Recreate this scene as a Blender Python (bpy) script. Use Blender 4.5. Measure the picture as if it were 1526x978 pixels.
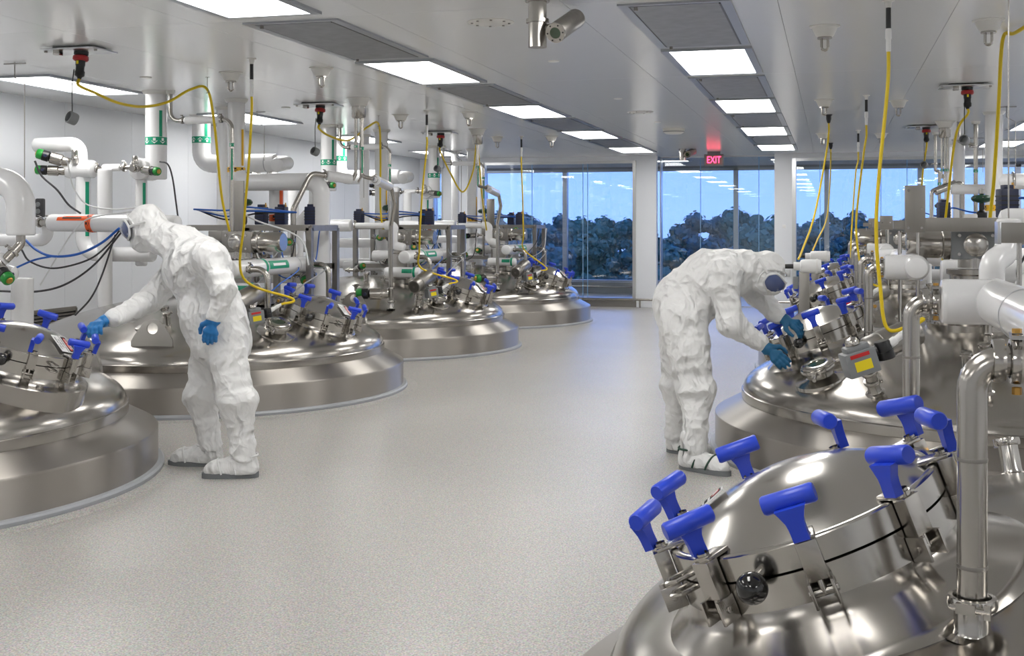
import bpy, bmesh, math, random
import numpy as np
from mathutils import Vector, Matrix
random.seed(7)
for o in list(bpy.data.objects): bpy.data.objects.remove(o)
SC = bpy.context.scene
COL = SC.collection
PI = math.pi
# ------------------------------------------------------------------ camera
F = 1750.0; CX = 763.0; HY = 335.0; CAMH = 1.53
TH = math.atan((1240 - CX) / F)
cd = bpy.data.cameras.new('camera'); cam = bpy.data.objects.new('camera', cd); COL.objects.link(cam)
cam.location = (0, 0, CAMH); cam.rotation_euler = (PI / 2, 0, TH)
cd.sensor_width = 36; cd.lens = F / 1526 * 36; cd.shift_y = -(489 - HY) / 1526; cd.clip_start = .05; cd.clip_end = 600
SC.camera = cam
SC.view_settings.view_transform = 'Standard'; SC.view_settings.look = 'None'
SC.view_settings.gamma = 1; SC.view_settings.use_curve_mapping = False
SC.view_settings.exposure = 0.75
LAMP = 7.0
# ------------------------------------------------------------------ dusk sky
W = bpy.data.worlds.new('dusk_sky'); SC.world = W; W.use_nodes = True
nt = W.node_tree; nt.nodes.clear()
wo = nt.nodes.new('ShaderNodeOutputWorld'); bg = nt.nodes.new('ShaderNodeBackground')
tc = nt.nodes.new('ShaderNodeTexCoord'); sp = nt.nodes.new('ShaderNodeSeparateXYZ'); rp = nt.nodes.new('ShaderNodeValToRGB')
rp.color_ramp.elements[0].position = .0; rp.color_ramp.elements[0].color = (.86, .86, 1.0, 1)
rp.color_ramp.elements[1].position = .45; rp.color_ramp.elements[1].color = (.42, .55, .94, 1)
nt.links.new(tc.outputs['Generated'], sp.inputs[0]); nt.links.new(sp.outputs['Z'], rp.inputs[0])
nt.links.new(rp.outputs[0], bg.inputs[0]); bg.inputs[1].default_value = 1.2; nt.links.new(bg.outputs[0], wo.inputs[0])

# ------------------------------------------------------------------ pixel helpers (photo frame 1526x978)
_s, _c = math.sin(TH), math.cos(TH)
def ray(px, py):
    a = (px - CX) / F; b = -(py - HY) / F
    return Vector((-_s + a * _c, _c + a * _s, b))
def at(px, py, Y):
    d = ray(px, py); t = Y / d.y
    return Vector((d.x * t, Y, CAMH + d.z * t))
def onz(px, py, z):
    d = ray(px, py); t = (z - CAMH) / d.z
    return Vector((d.x * t, d.y * t, z))
def zat(X, Y, py):
    dep = -_s * X + _c * Y
    return CAMH - (py - HY) * dep / F
ZC = 2.81
def ceil_at(px, py): return onz(px, py, ZC)

# ------------------------------------------------------------------ materials
MT = {}
def mat(name, col, rough=.5, metal=0., spec=.5, emit=None, es=1., noise=None, bump=None, coat=0., aniso=0., grain=None, arot=0.):
    m = bpy.data.materials.new(name); m.use_nodes = True; n = m.node_tree; b = n.nodes['Principled BSDF']
    b.inputs['Base Color'].default_value = (*col, 1); b.inputs['Roughness'].default_value = rough
    b.inputs['Metallic'].default_value = metal; b.inputs['Specular IOR Level'].default_value = spec
    b.inputs['Coat Weight'].default_value = coat; b.inputs['Coat Roughness'].default_value = .08
    if emit: b.inputs['Emission Color'].default_value = (*emit, 1); b.inputs['Emission Strength'].default_value = es
    if aniso:
        b.inputs['Anisotropic'].default_value = aniso; b.inputs['Anisotropic Rotation'].default_value = arot
        tg = n.nodes.new('ShaderNodeTangent'); tg.direction_type = 'RADIAL'; tg.axis = 'Z'; n.links.new(tg.outputs[0], b.inputs['Tangent'])
    if noise or bump or grain:
        t = n.nodes.new('ShaderNodeTexCoord')
    if noise:      # (scale, amount, detail) colour mottling
        x = n.nodes.new('ShaderNodeTexNoise'); x.inputs['Scale'].default_value = noise[0]; x.inputs['Detail'].default_value = noise[2]
        n.links.new(t.outputs['Object'], x.inputs['Vector'])
        mx = n.nodes.new('ShaderNodeMix'); mx.data_type = 'RGBA'
        mx.inputs[6].default_value = (*[max(0, c * (1 - noise[1])) for c in col], 1); mx.inputs[7].default_value = (*[min(1, c * (1 + noise[1])) for c in col], 1)
        mr = n.nodes.new('ShaderNodeMapRange'); mr.inputs[1].default_value = .3; mr.inputs[2].default_value = .7
        n.links.new(x.outputs['Fac'], mr.inputs[0]); n.links.new(mr.outputs[0], mx.inputs[0]); n.links.new(mx.outputs[2], b.inputs['Base Color'])
    if grain:      # (xyz scale, rough lo, rough hi)
        mp = n.nodes.new('ShaderNodeMapping'); mp.inputs['Scale'].default_value = grain[0]
        x = n.nodes.new('ShaderNodeTexNoise'); x.inputs['Scale'].default_value = 1; x.inputs['Detail'].default_value = 3
        n.links.new(t.outputs['Object'], mp.inputs[0]); n.links.new(mp.outputs[0], x.inputs['Vector'])
        mr = n.nodes.new('ShaderNodeMapRange'); mr.inputs[1].default_value = .3; mr.inputs[2].default_value = .7
        mr.inputs[3].default_value = grain[1]; mr.inputs[4].default_value = grain[2]
        n.links.new(x.outputs['Fac'], mr.inputs[0]); n.links.new(mr.outputs[0], b.inputs['Roughness'])
    if bump:       # (scale, strength, distance)
        x = n.nodes.new('ShaderNodeTexNoise'); x.inputs['Scale'].default_value = bump[0]; x.inputs['Detail'].default_value = 5
        n.links.new(t.outputs['Object'], x.inputs['Vector'])
        bp = n.nodes.new('ShaderNodeBump'); bp.inputs['Strength'].default_value = bump[1]; bp.inputs['Distance'].default_value = bump[2]
        n.links.new(x.outputs['Fac'], bp.inputs['Height']); n.links.new(bp.outputs[0], b.inputs['Normal'])
    MT[name] = m; return m
mat('steel', (.40, .375, .345), .36, 1., aniso=.95, arot=.25)
mat('dome', (.41, .388, .36), .25, 1., grain=((2.5, 2.5, 6), .17, .23), aniso=.55, arot=.25)
mat('polish', (.50, .48, .45), .17, 1.)
mat('tube', (.46, .437, .405), .21, 1.)
mat('satin', (.32, .305, .285), .38, 1., grain=((40, 40, 3), .32, .45))
mat('frame_steel', (.62, .63, .64), .3, 1.)
mat('white_jacket', (.80, .80, .81), .22, 0, coat=.3)
mat('white', (.80, .80, .80), .35)
mat('cup', (.74, .73, .70), .35)
mat('wall', (.80, .82, .86), .32)
mat('ceiling', (.83, .84, .85), .2, spec=.6)
mat('joint', (.62, .63, .65), .5)
mat('blue', (.018, .06, .60), .36)
mat('black', (.012, .012, .013), .3)
mat('black_gloss', (.008, .008, .008), .12, coat=.5)
mat('rubber', (.05, .05, .055), .6)
mat('grey', (.22, .23, .24), .45)
mat('trim', (.36, .375, .40), .4)
mat('navy', (.012, .018, .06), .4)
mat('green', (.0, .30, .16), .45)
mat('lime', (.012, .26, .035), .35)
mat('dark_green', (.006, .05, .025), .35)
mat('orange', (.85, .12, .02), .45)
mat('yellow_tape', (.85, .48, .01), .45)
mat('yellow', (.72, .52, .005), .42)
mat('label_yellow', (.85, .68, .01), .45)
mat('red', (.55, .015, .015), .4)
mat('red_plug', (.38, .012, .015), .4)
mat('label_white', (.82, .82, .82), .45)
mat('ink', (.02, .02, .02), .6)
mat('brass', (.62, .36, .10), .3, 1.)
mat('blue_hose', (.01, .11, .5), .4)
mat('white_hose', (.72, .73, .74), .4)
mat('filter', (.30, .31, .33), .42, .55, noise=(9, .12, 4))
mat('lamp_frame', (.40, .42, .45), .3, .8)
mat('lamp', (1, 1, 1), .5, emit=(1.0, .985, .95), es=LAMP)
mat('exit_red', (.8, .02, .05), .4, emit=(1, .03, .10), es=5)
mat('exit_face', (.26, .19, .19), .35, emit=(.9, .05, .08), es=.03)
mat('lens', (.03, .06, .03), .08, coat=1)
mat('bark', (.03, .02, .014), .9)
mat('leaf_a', (.075, .20, .14), .8); mat('leaf_b', (.06, .175, .145), .8); mat('leaf_c', (.09, .22, .13), .8)
mat('grass', (.022, .035, .015), .95, noise=(.2, .3, 4))
mat('glove', (.012, .17, .46), .42, bump=(60, .25, .004))
mat('glove2', (.008, .11, .24), .45, bump=(60, .25, .004))
mat('goggle', (.06, .09, .22), .08, coat=1.)
mat('sole', (.17, .18, .19), .6)
mat('strap', (.70, .70, .70), .6)
mat('strap_green', (.012, .05, .03), .5)
mat('sign_text', (.6, .02, .02), .5)

def floor_mat():
    m = bpy.data.materials.new('floor'); m.use_nodes = True; n = m.node_tree; b = n.nodes['Principled BSDF']; MT['floor'] = m
    t = n.nodes.new('ShaderNodeTexCoord')
    a = n.nodes.new('ShaderNodeTexNoise'); a.inputs['Scale'].default_value = 130; a.inputs['Detail'].default_value = 2
    v = n.nodes.new('ShaderNodeTexVoronoi'); v.inputs['Scale'].default_value = 120
    c = n.nodes.new('ShaderNodeTexNoise'); c.inputs['Scale'].default_value = .7; c.inputs['Detail'].default_value = 4
    for x in (a, v, c): n.links.new(t.outputs['Object'], x.inputs['Vector'])
    r = n.nodes.new('ShaderNodeValToRGB'); e = r.color_ramp.elements
    e[0].position = .32; e[0].color = (.30, .275, .245, 1); e[1].position = .62; e[1].color = (.60, .565, .515, 1)
    n.links.new(a.outputs['Fac'], r.inputs[0])
    mx = n.nodes.new('ShaderNodeMix'); mx.data_type = 'RGBA'; mx.blend_type = 'MULTIPLY'; mx.inputs[0].default_value = .4
    n.links.new(r.outputs[0], mx.inputs[6]); n.links.new(v.outputs['Color'], mx.inputs[7])
    hs = n.nodes.new('ShaderNodeHueSaturation'); hs.inputs['Saturation'].default_value = .55; hs.inputs['Value'].default_value = 1.12
    n.links.new(mx.outputs[2], hs.inputs['Color']); n.links.new(hs.outputs[0], b.inputs['Base Color'])
    mr = n.nodes.new('ShaderNodeMapRange'); mr.inputs[3].default_value = .24; mr.inputs[4].default_value = .42
    n.links.new(c.outputs['Fac'], mr.inputs[0]); n.links.new(mr.outputs[0], b.inputs['Roughness'])
    b.inputs['Specular IOR Level'].default_value = .5
floor_mat()
def suit_mat():
    m = bpy.data.materials.new('suit'); m.use_nodes = True; n = m.node_tree; b = n.nodes['Principled BSDF']; MT['suit'] = m
    b.inputs['Base Color'].default_value = (.80, .80, .80, 1); b.inputs['Roughness'].default_value = .5
    t = n.nodes.new('ShaderNodeTexCoord'); w = n.nodes.new('ShaderNodeTexNoise'); w.inputs['Scale'].default_value = 5; w.inputs['Detail'].default_value = 2
    n.links.new(t.outputs['Object'], w.inputs['Vector'])
    mx = n.nodes.new('ShaderNodeMix'); mx.data_type = 'RGBA'; mx.inputs[0].default_value = .16      # warped coordinates
    n.links.new(t.outputs['Object'], mx.inputs[6]); n.links.new(w.outputs['Color'], mx.inputs[7]); bp = None
    for sc, st, di, rnd in ((6, .85, .06, 1.), (13, .8, .026, 1.), (30, .7, .008, 1.)):        # crumpled paper-like facets
        x = n.nodes.new('ShaderNodeTexVoronoi'); x.inputs['Scale'].default_value = sc; x.inputs['Randomness'].default_value = rnd
        mp = n.nodes.new('ShaderNodeMapping'); mp.inputs['Scale'].default_value = (1.25, 1.25, .7); mp.inputs['Rotation'].default_value = (.4 * sc, .3, .1 * sc)
        n.links.new(mx.outputs[2], mp.inputs[0]); n.links.new(mp.outputs[0], x.inputs['Vector'])
        q = n.nodes.new('ShaderNodeBump'); q.inputs['Strength'].default_value = st; q.inputs['Distance'].default_value = di
        n.links.new(x.outputs['Distance'], q.inputs['Height'])
        if bp: n.links.new(bp.outputs[0], q.inputs['Normal'])
        bp = q
    n.links.new(bp.outputs[0], b.inputs['Normal'])
suit_mat()
def glass_mat(name, tint, refl=1.0):
    m = bpy.data.materials.new(name); m.use_nodes = True; n = m.node_tree; n.nodes.clear(); MT[name] = m
    o = n.nodes.new('ShaderNodeOutputMaterial'); mx = n.nodes.new('ShaderNodeMixShader'); t = n.nodes.new('ShaderNodeBsdfTransparent')
    g = n.nodes.new('ShaderNodeBsdfGlossy'); g.inputs['Roughness'].default_value = .01; f = n.nodes.new('ShaderNodeFresnel'); f.inputs[0].default_value = 1.5
    t.inputs[0].default_value = (*tint, 1); g.inputs[0].default_value = (refl, refl, refl, 1)
    n.links.new(f.outputs[0], mx.inputs[0]); n.links.new(t.outputs[0], mx.inputs[1]); n.links.new(g.outputs[0], mx.inputs[2]); n.links.new(mx.outputs[0], o.inputs[0])
glass_mat('glass_clear', (.93, .965, .98)); glass_mat('glass_blue', (.52, .68, .97)); glass_mat('visor', (.75, .82, .9))
mat('glass_edge', (.25, .48, .75), .15)

# ------------------------------------------------------------------ mesh building
class MB:
    def __init__(s): s.v = []; s.f = []
    def add(s, v, f):
        n = len(s.v); s.v += [Vector(p) for p in v]; s.f += [tuple(i + n for i in q) for q in f]; return s
    def box(s, c, size, rz=0., M=None):
        x, y, z = size[0] / 2, size[1] / 2, size[2] / 2
        v = [Vector((a * x, b * y, d * z)) for d in (-1, 1) for b in (-1, 1) for a in (-1, 1)]
        R = M if M is not None else Matrix.Rotation(rz, 3, 'Z')
        v = [R @ p + Vector(c) for p in v]
        return s.add(v, [(0, 2, 3, 1), (4, 5, 7, 6), (0, 1, 5, 4), (2, 6, 7, 3), (0, 4, 6, 2), (1, 3, 7, 5)])
    def bar(s, a, b, w, h=None, up=(0, 0, 1)):
        a, b = Vector(a), Vector(b); h = h or w; d = (b - a); L = d.length; d.normalize(); up = Vector(up)
        if abs(d.dot(up)) > .95: up = Vector((1, 0, 0))
        x = d.cross(up).normalized(); y = x.cross(d).normalized()
        return s.box((a + b) / 2, (w, L, h), M=Matrix((x, d, y)).transposed())
    def lathe(s, prof, o=(0, 0, 0), ax=(0, 0, 1), seg=32, a0=0., a1=2 * PI):
        o = Vector(o); w = Vector(ax).normalized(); u = w.orthogonal().normalized()
        if abs(w.z) > .3: u = (Vector((1, 0, 0)) - w * w.x).normalized()
        t = w.cross(u); n0 = len(s.v); full = abs(a1 - a0 - 2 * PI) < 1e-6; m = seg if full else seg + 1
        for r, h in prof:
            for i in range(m):
                a = a0 + (a1 - a0) * i / seg
                s.v.append(o + w * h + (u * math.cos(a) + t * math.sin(a)) * max(r, 1e-5))
        for k in range(len(prof) - 1):
            for i in range(seg):
                j = (i + 1) % m
                s.f.append((n0 + k * m + i, n0 + k * m + j, n0 + (k + 1) * m + j, n0 + (k + 1) * m + i))
        return s
    def tube(s, pts, r, seg=14, caps=True, round_end=0.):
        pts = [Vector(p) for p in pts]; q = [pts[0]]
        for p in pts[1:]:
            if (p - q[-1]).length > 1e-5: q.append(p)
        pts = q; rs = r if isinstance(r, (list, tuple)) else [r] * len(pts)
        if round_end:
            e = round_end; d0 = (pts[0] - pts[1]).normalized(); d1 = (pts[-1] - pts[-2]).normalized(); r0 = rs[0]; r1 = rs[-1]
            pre = [(pts[0] + d0 * e, r0 - e), (pts[0] + d0 * e * .7, r0 - e * .3)]; suf = [(pts[-1] + d1 * e * .7, r1 - e * .3), (pts[-1] + d1 * e, r1 - e)]
            i0 = [(pts[0] - d0 * .004, r0)]; i1 = [(pts[-1] - d1 * .004, r1)]; rs = list(rs)
            pts = [p[0] for p in pre] + [pts[0]] + [p[0] for p in i0] + pts[1:-1] + [p[0] for p in i1] + [pts[-1]] + [p[0] for p in suf]; rs = [p[1] for p in pre] + [r0, r0] + rs[1:-1] + [r1, r1] + [p[1] for p in suf]
        n = len(pts); tan = []
        for i in range(n):
            a = pts[max(i - 1, 0)]; b = pts[min(i + 1, n - 1)]; tan.append((b - a).normalized())
        u = tan[0].orthogonal().normalized(); n0 = len(s.v)
        for i in range(n):
            u = (u - tan[i] * u.dot(tan[i])); u = u.normalized() if u.length > 1e-6 else tan[i].orthogonal().normalized()
            w = tan[i].cross(u)
            for k in range(seg):
                a = 2 * PI * k / seg; s.v.append(pts[i] + (u * math.cos(a) + w * math.sin(a)) * rs[i])
        for i in range(n - 1):
            for k in range(seg):
                j = (k + 1) % seg; s.f.append((n0 + i * seg + k, n0 + i * seg + j, n0 + (i + 1) * seg + j, n0 + (i + 1) * seg + k))
        if caps:
            s.f.append(tuple(n0 + k for k in range(seg))[::-1]); s.f.append(tuple(n0 + (n - 1) * seg + k for k in range(seg)))
        return s
    def prism(s, outline, o, u, v, th):      # outline of (a,b) in plane u,v, extruded by th along u x v
        o = Vector(o); u = Vector(u).normalized(); v = Vector(v).normalized(); w = u.cross(v); n = len(outline)
        vs = [o + u * a + v * b for a, b in outline] + [o + u * a + v * b + w * th for a, b in outline]
        fs = [tuple(range(n))[::-1], tuple(range(n, 2 * n))] + [(i, (i + 1) % n, n + (i + 1) % n, n + i) for i in range(n)]
        return s.add(vs, fs)
    def sphere(s, c, r, seg=20, rings=12, sc=(1, 1, 1)):
        n0 = len(s.v)
        for i in range(rings + 1):
            a = PI * i / rings
            for k in range(seg):
                b = 2 * PI * k / seg
                s.v.append(Vector(c) + Vector((max(math.sin(a), 1e-4) * math.cos(b) * sc[0], max(math.sin(a), 1e-4) * math.sin(b) * sc[1], -math.cos(a) * sc[2])) * r)
        for i in range(rings):
            for k in range(seg):
                j = (k + 1) % seg; s.f.append((n0 + i * seg + k, n0 + i * seg + j, n0 + (i + 1) * seg + j, n0 + (i + 1) * seg + k))
        return s
    def obj(s, name, m, parent=None, smooth=True, bevel=0., ang=40, mods=None):
        me = bpy.data.meshes.new(name)
        if parent is not None:
            o0 = WL[parent.name]
        else:
            lo = Vector((min(p.x for p in s.v), min(p.y for p in s.v), min(p.z for p in s.v))); hi = Vector((max(p.x for p in s.v), max(p.y for p in s.v), 0))
            o0 = Vector(((lo.x + hi.x) / 2, (lo.y + hi.y) / 2, lo.z))
        me.from_pydata([tuple(p - o0) for p in s.v], [], s.f); me.validate()
        bm = bmesh.new(); bm.from_mesh(me); bmesh.ops.recalc_face_normals(bm, faces=bm.faces[:]); 
        if bevel:
            bmesh.ops.bevel(bm, geom=[e for e in bm.edges if e.calc_face_angle(0) > .6], offset=bevel, segments=2, affect='EDGES', profile=.6)
        bm.to_mesh(me); bm.free()
        if smooth:
            for p in me.polygons: p.use_smooth = True
            me.set_sharp_from_angle(angle=math.radians(ang))
        me.materials.append(MT[m]); o = bpy.data.objects.new(name, me); COL.objects.link(o)
        if parent is not None: o.parent = parent; WL[o.name] = WL[parent.name].copy()
        else: o.location = o0; WL[o.name] = o0
        return o
WL = {}
def tag(o, label=None, cat=None, group=None, kind=None):
    if label: o['label'] = label
    if cat: o['category'] = cat
    if group: o['group'] = group
    if kind: o['kind'] = kind
    return o
def thing(name, label, cat, loc, group=None):
    o = bpy.data.objects.new(name, None); COL.objects.link(o); o.location = loc; o.empty_display_size = .1
    WL[o.name] = Vector(loc); return tag(o, label, cat, group)
def struct(mb, name, m, parent=None, **k):
    o = mb.obj(name, m, parent, **k)
    if parent is None: o['kind'] = 'structure'
    return o
def dup(root, loc, label, group=None):
    def rec(o, par):
        c = o.copy(); COL.objects.link(c)
        if par: c.parent = par
        for ch in o.children: rec(ch, c)
        return c
    r = rec(root, None); r.location = loc; r['label'] = label; WL[r.name] = Vector(loc)
    if group: r['group'] = group
    return r
def fillet(pts, R, n=7):
    pts = [Vector(p) for p in pts]; out = [pts[0]]
    for i in range(1, len(pts) - 1):
        p = pts[i]; a = (pts[i - 1] - p); b = (pts[i + 1] - p); la, lb = a.length, b.length; a.normalize(); b.normalize()
        ang = a.angle(b)
        if ang > PI - .03: out.append(p); continue
        t = min(R / math.tan(ang / 2), la * .49, lb * .49); r = t * math.tan(ang / 2)
        bis = (a + b).normalized(); c = p + bis * (r / math.sin(ang / 2)); s0 = p + a * t - c; s1 = p + b * t - c
        tot = s0.angle(s1); axn = s0.cross(s1).normalized()
        for k in range(n + 1): out.append(c + Matrix.Rotation(tot * k / n, 3, axn) @ s0)
    out.append(pts[-1]); return out
def smooth_path(pts, n=8):
    pts = [Vector(p) for p in pts]; P = [pts[0] * 2 - pts[1]] + pts + [pts[-1] * 2 - pts[-2]]; out = []
    for i in range(1, len(P) - 2):
        for k in range(n):
            t = k / n; a, b, c, d = P[i - 1], P[i], P[i + 1], P[i + 2]
            out.append(.5 * ((2 * b) + (c - a) * t + (2 * a - 5 * b + 4 * c - d) * t * t + (3 * b - a - 3 * c + d) * t ** 3))
    out.append(pts[-1]); return out
def text_mesh(txt, size, o, u, v, m, name, parent, ext=.0008, align='CENTER', w=None):
    cu = bpy.data.curves.new(name, 'FONT'); cu.body = txt; cu.size = size; cu.extrude = ext; cu.align_x = align; cu.align_y = 'CENTER'; cu.resolution_u = 2
    to = bpy.data.objects.new('tmp', cu); COL.objects.link(to); dg = bpy.context.evaluated_depsgraph_get()
    me = bpy.data.meshes.new_from_object(to.evaluated_get(dg)); bpy.data.objects.remove(to)
    u = Vector(u).normalized(); v = Vector(v).normalized(); n = u.cross(v)
    if w:
        xs = [p.co.x for p in me.vertices]; k = w / (max(xs) - min(xs))
    else: k = 1
    for p in me.vertices: p.co = Vector(o) + u * p.co.x * k + v * p.co.y + n * p.co.z - WL[parent.name]
    me.materials.clear(); me.materials.append(MT[m]); ob = bpy.data.objects.new(name, me); COL.objects.link(ob); ob.parent = parent; WL[ob.name] = WL[parent.name].copy()
    return ob
def frame_of(n, hint=(0, 0, 1)):
    n = Vector(n).normalized(); h = Vector(hint)
    u = h.cross(n)
    u = u.normalized() if u.length > 1e-3 else n.orthogonal().normalized()
    return u, n.cross(u), n
# nicknames used in labels
LN = ['tank the standing worker touches', 'tank behind the standing worker', 'tank second from windows, standing worker side', 'tank nearest windows, standing worker side']
RN = ['tank farthest from windows, stooping worker side', 'tank the stooping worker leans over', 'tank second from windows, stooping worker side', 'tank nearest windows, stooping worker side']
LT = [(-5.74, 5.70), (-5.66, 9.85), (-5.60, 13.85), (-5.52, 18.0)]
RT = [(1.105, 3.12), (1.06, 8.35), (1.08, 12.95), (1.10, 17.55)]
# ------------------------------------------------------------------ room shell
XL, XR, YB, YF, YO = -7.75, 3.55, 21.6, -4.0, 25.8
fl = MB().box(((XL + XR) / 2, (YF + YO) / 2, -.05), (XR - XL + 4, YO - YF + .4, .1)).obj('floor', 'floor', smooth=False); tag(fl, kind='structure')
cl = MB().box(((XL + XR) / 2, (YF + YO) / 2, ZC + .1), (XR - XL + 4, YO - YF + .4, .1)).obj('ceiling', 'joint', smooth=False); tag(cl, kind='structure')
xs = [XL - 1.6, XL, -6.2, -4.9, -3.9, -2.7, -1.5, -.3, .7, 2.0, XR, XR + 1.6]
ys = [YF] + [6.67 + 3.5 * k for k in range(-2, 6)] + [YO]
cache = {}
for i in range(len(xs) - 1):
    for j in range(len(ys) - 1):
        g = .003; sx, sy = xs[i + 1] - xs[i] - g, ys[j + 1] - ys[j] - g; c = Vector(((xs[i] + xs[i + 1]) / 2, (ys[j] + ys[j + 1]) / 2, ZC + .025))
        if sx < .1 or sy < .1: continue
        MB().box(c, (sx, sy, .05)).obj('ceiling_panel', 'ceiling', cl, smooth=False)
# side walls of panels
for nm, X, sgn in (('wall_left', XL, -1), ('wall_right', XR, 1)):
    w = MB().box((X + sgn * .12, (YF + YB) / 2, ZC / 2), (.1, YB - YF, ZC)).obj(nm, 'joint', smooth=False); tag(w, kind='structure')
    n = 21; st = (YB - YF) / n
    for k in range(n):
        MB().box((X + sgn * .035, YF + st * (k + .5), ZC / 2), (.07, st - .004, ZC)).obj('wall_panel', 'wall', w, smooth=False)
tag(MB().box(((XL + XR) / 2, YF - .05, ZC / 2), (XR - XL, .1, ZC)).obj('wall_front', 'wall', smooth=False), kind='structure')
# back wall: piers, header strips and the glazed bays
wb = MB().box((-7.6, YB + .1, ZC / 2), (.30, .2, ZC)).obj('wall_back', 'wall', smooth=False); tag(wb, kind='structure')
for x0, x1 in ((-7.27, -6.50), (-3.50, -3.13), (-1.0, -.69), (3.42, XR)):
    MB().box(((x0 + x1) / 2, YB + .1, ZC / 2), (x1 - x0, .2, ZC)).obj('pier', 'wall', wb, smooth=False)
for x0, x1 in ((-6.5, -3.5), (-.69, 3.42)):
    MB().box(((x0 + x1) / 2, YB + .1, 2.765), (x1 - x0, .2, .09)).obj('header', 'wall', wb, smooth=False)
    MB().box(((x0 + x1) / 2, YB + .1, .06), (x1 - x0, .2, .12)).obj('upstand', 'satin', wb, smooth=False)
MB().box((-7.35, YB + .1, 2.72), (.2, .2, .18)).obj('header', 'wall', wb, smooth=False)
def bay(n, x0, x1, z0, z1, Y, cuts, fr=.05, jamb=.05):
    f = MB()
    f.box(((x0 + x1) / 2, Y, z1 - fr / 2), (x1 - x0, .12, fr)).box(((x0 + x1) / 2, Y, z0 + fr / 2), (x1 - x0, .12, fr))
    f.box((x0 + jamb / 2, Y, (z0 + z1) / 2), (jamb, .24, z1 - z0)).box((x1 - jamb / 2, Y, (z0 + z1) / 2), (jamb, .24, z1 - z0))
    w = f.obj('window_%d' % n, 'frame_steel', smooth=False); tag(w, kind='structure')
    c = [x0 + jamb] + cuts + [x1 - jamb]
    for a, b in zip(c, c[1:]):
        MB().box(((a + b) / 2, Y, (z0 + z1) / 2), (b - a - .012, .012, z1 - z0 - 2 * fr)).obj('pane', 'glass_clear', w, smooth=False)
    for a in cuts: MB().box((a, Y, (z0 + z1) / 2), (.012, .014, z1 - z0 - 2 * fr)).obj('pane_seal', 'glass_edge', w, smooth=False)
    return w
bay(1, -6.50, -3.50, .12, 2.72, YB + .05, [at(792, 300, YB).x, at(868, 300, YB).x, at(875, 300, YB).x], jamb=.06)
bay(2, -3.13, -1.0, .0, ZC, YB + .6, [at(1044, 300, YB + .6).x, at(1131, 300, YB + .6).x], fr=.02, jamb=.02)
bay(3, -.69, 3.42, .12, 2.72, YB + .05, [at(p, 300, YB).x for p in (1222, 1313, 1352)] + [1.9, 2.7], jamb=.07)
bay(4, -7.46, -7.27, .12, 2.62, YB + .05, [], fr=.03, jamb=.015)
# corridor and outer curtain wall
cw = MB().box((-2.1, YO + .06, .12), (15.6, .12, .24)).obj('wall_outer', 'grey', smooth=False); tag(cw, kind='structure')
MB().box((-2.1, YO + .06, 2.79), (15.6, .12, .06)).obj('head', 'grey', cw, smooth=False)
for sx in (XL - 1.9, XR + 1.9): tag(MB().box((sx, (YB + YO) / 2 + .1, ZC / 2), (.1, YO - YB, ZC)).obj('wall_corridor', 'wall', smooth=False), kind='structure')
muls = [-9.6, -7.7, -5.8, -3.9, -2.01, -.11, 1.77, 3.66, 5.4]
w5 = MB()
for x in muls: w5.box((x, YO + .06, 1.5), (.10, .16, 2.52))
w5.box((-2.1, YO + .06, .27), (15, .16, .06)); w5.box((-2.1, YO + .06, 2.735), (15, .16, .05))
w5 = w5.obj('window_5', 'lamp_frame', smooth=False); tag(w5, kind='structure')
for a, b in zip(muls, muls[1:]): MB().box(((a + b) / 2, YO + .08, 1.5), (b - a - .1, .02, 2.42)).obj('pane', 'glass_blue', w5, smooth=False)
# window blind partly lowered at the wall end of the glazing
# guard rails along glazing
def rail(label, x0, x1, Y, z, name='guard_rail', n=3):
    t = thing(name, label, 'rail', ((x0 + x1) / 2, Y, 0))
    MB().tube([(x0, Y, z), (x1, Y, z)], .022, 10).obj('rail_tube', 'tube', t)
    for k in range(n):
        x = x0 + .25 + (x1 - x0 - .5) * k / (n - 1); MB().tube([(x, Y, 0), (x, Y, z)], .016, 8).obj('post', 'tube', t)
rail('low steel guard rail on posts before the glazing beside white pier', -6.3, -3.16, YB - .14, .15)
rail('low steel guard rail before the glazing past stooping worker', -.95, 3.3, YB - .14, .15)
rail('steel rail along the outer window sill in the corridor', -8.5, 4.8, YO - .16, .16, n=7)
# small switch plates on the pier
sw = MB().box((-.83, YB - .008, 1.50), (.06, .016, .06)).obj('wall_sensor', 'label_white', bevel=.003); tag(sw, 'tiny white sensor plate high on narrow white pier', 'sensor')
sw = MB().box((-.76, YB - .012, .66), (.08, .024, .13)).obj('wall_outlet', 'frame_steel', bevel=.004); tag(sw, 'steel outlet plate low on the narrow white pier', 'outlet')
# wall vent grille
va, vb = [onz(0, 0, 3)] * 2
def on_x(px, py, X):
    d = ray(px, py); t = X / d.x; return Vector((X, d.y * t, CAMH + d.z * t))
p, q = on_x(42, 466, XL), on_x(111, 463, XL); z1 = p.z; z0 = z1 - .32
v = thing('wall_vent', 'louvred steel air vent low on the white wall', 'vent', (XL, (p.y + q.y) / 2, z0))
m_ = MB()
for a, b in (((XL, p.y, z0), (XL, p.y, z1)), ((XL, q.y, z0), (XL, q.y, z1)), ((XL, p.y, z0), (XL, q.y, z0)), ((XL, p.y, z1), (XL, q.y, z1))): m_.bar(Vector(a) + Vector((.012, 0, 0)), Vector(b) + Vector((.012, 0, 0)), .03)
m_.obj('frame', 'satin', v, smooth=False); MB().box((XL + .003, (p.y + q.y) / 2, (z0 + z1) / 2), (.004, q.y - p.y, z1 - z0)).obj('backing', 'black', v, smooth=False)
for k in range(9):
    z = z0 + .03 + k * (z1 - z0 - .05) / 8; MB().box((XL + .014, (p.y + q.y) / 2, z), (.022, q.y - p.y - .03, .014), M=Matrix.Rotation(.5, 3, 'Y')).obj('slat', 'satin', v, smooth=False)
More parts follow.
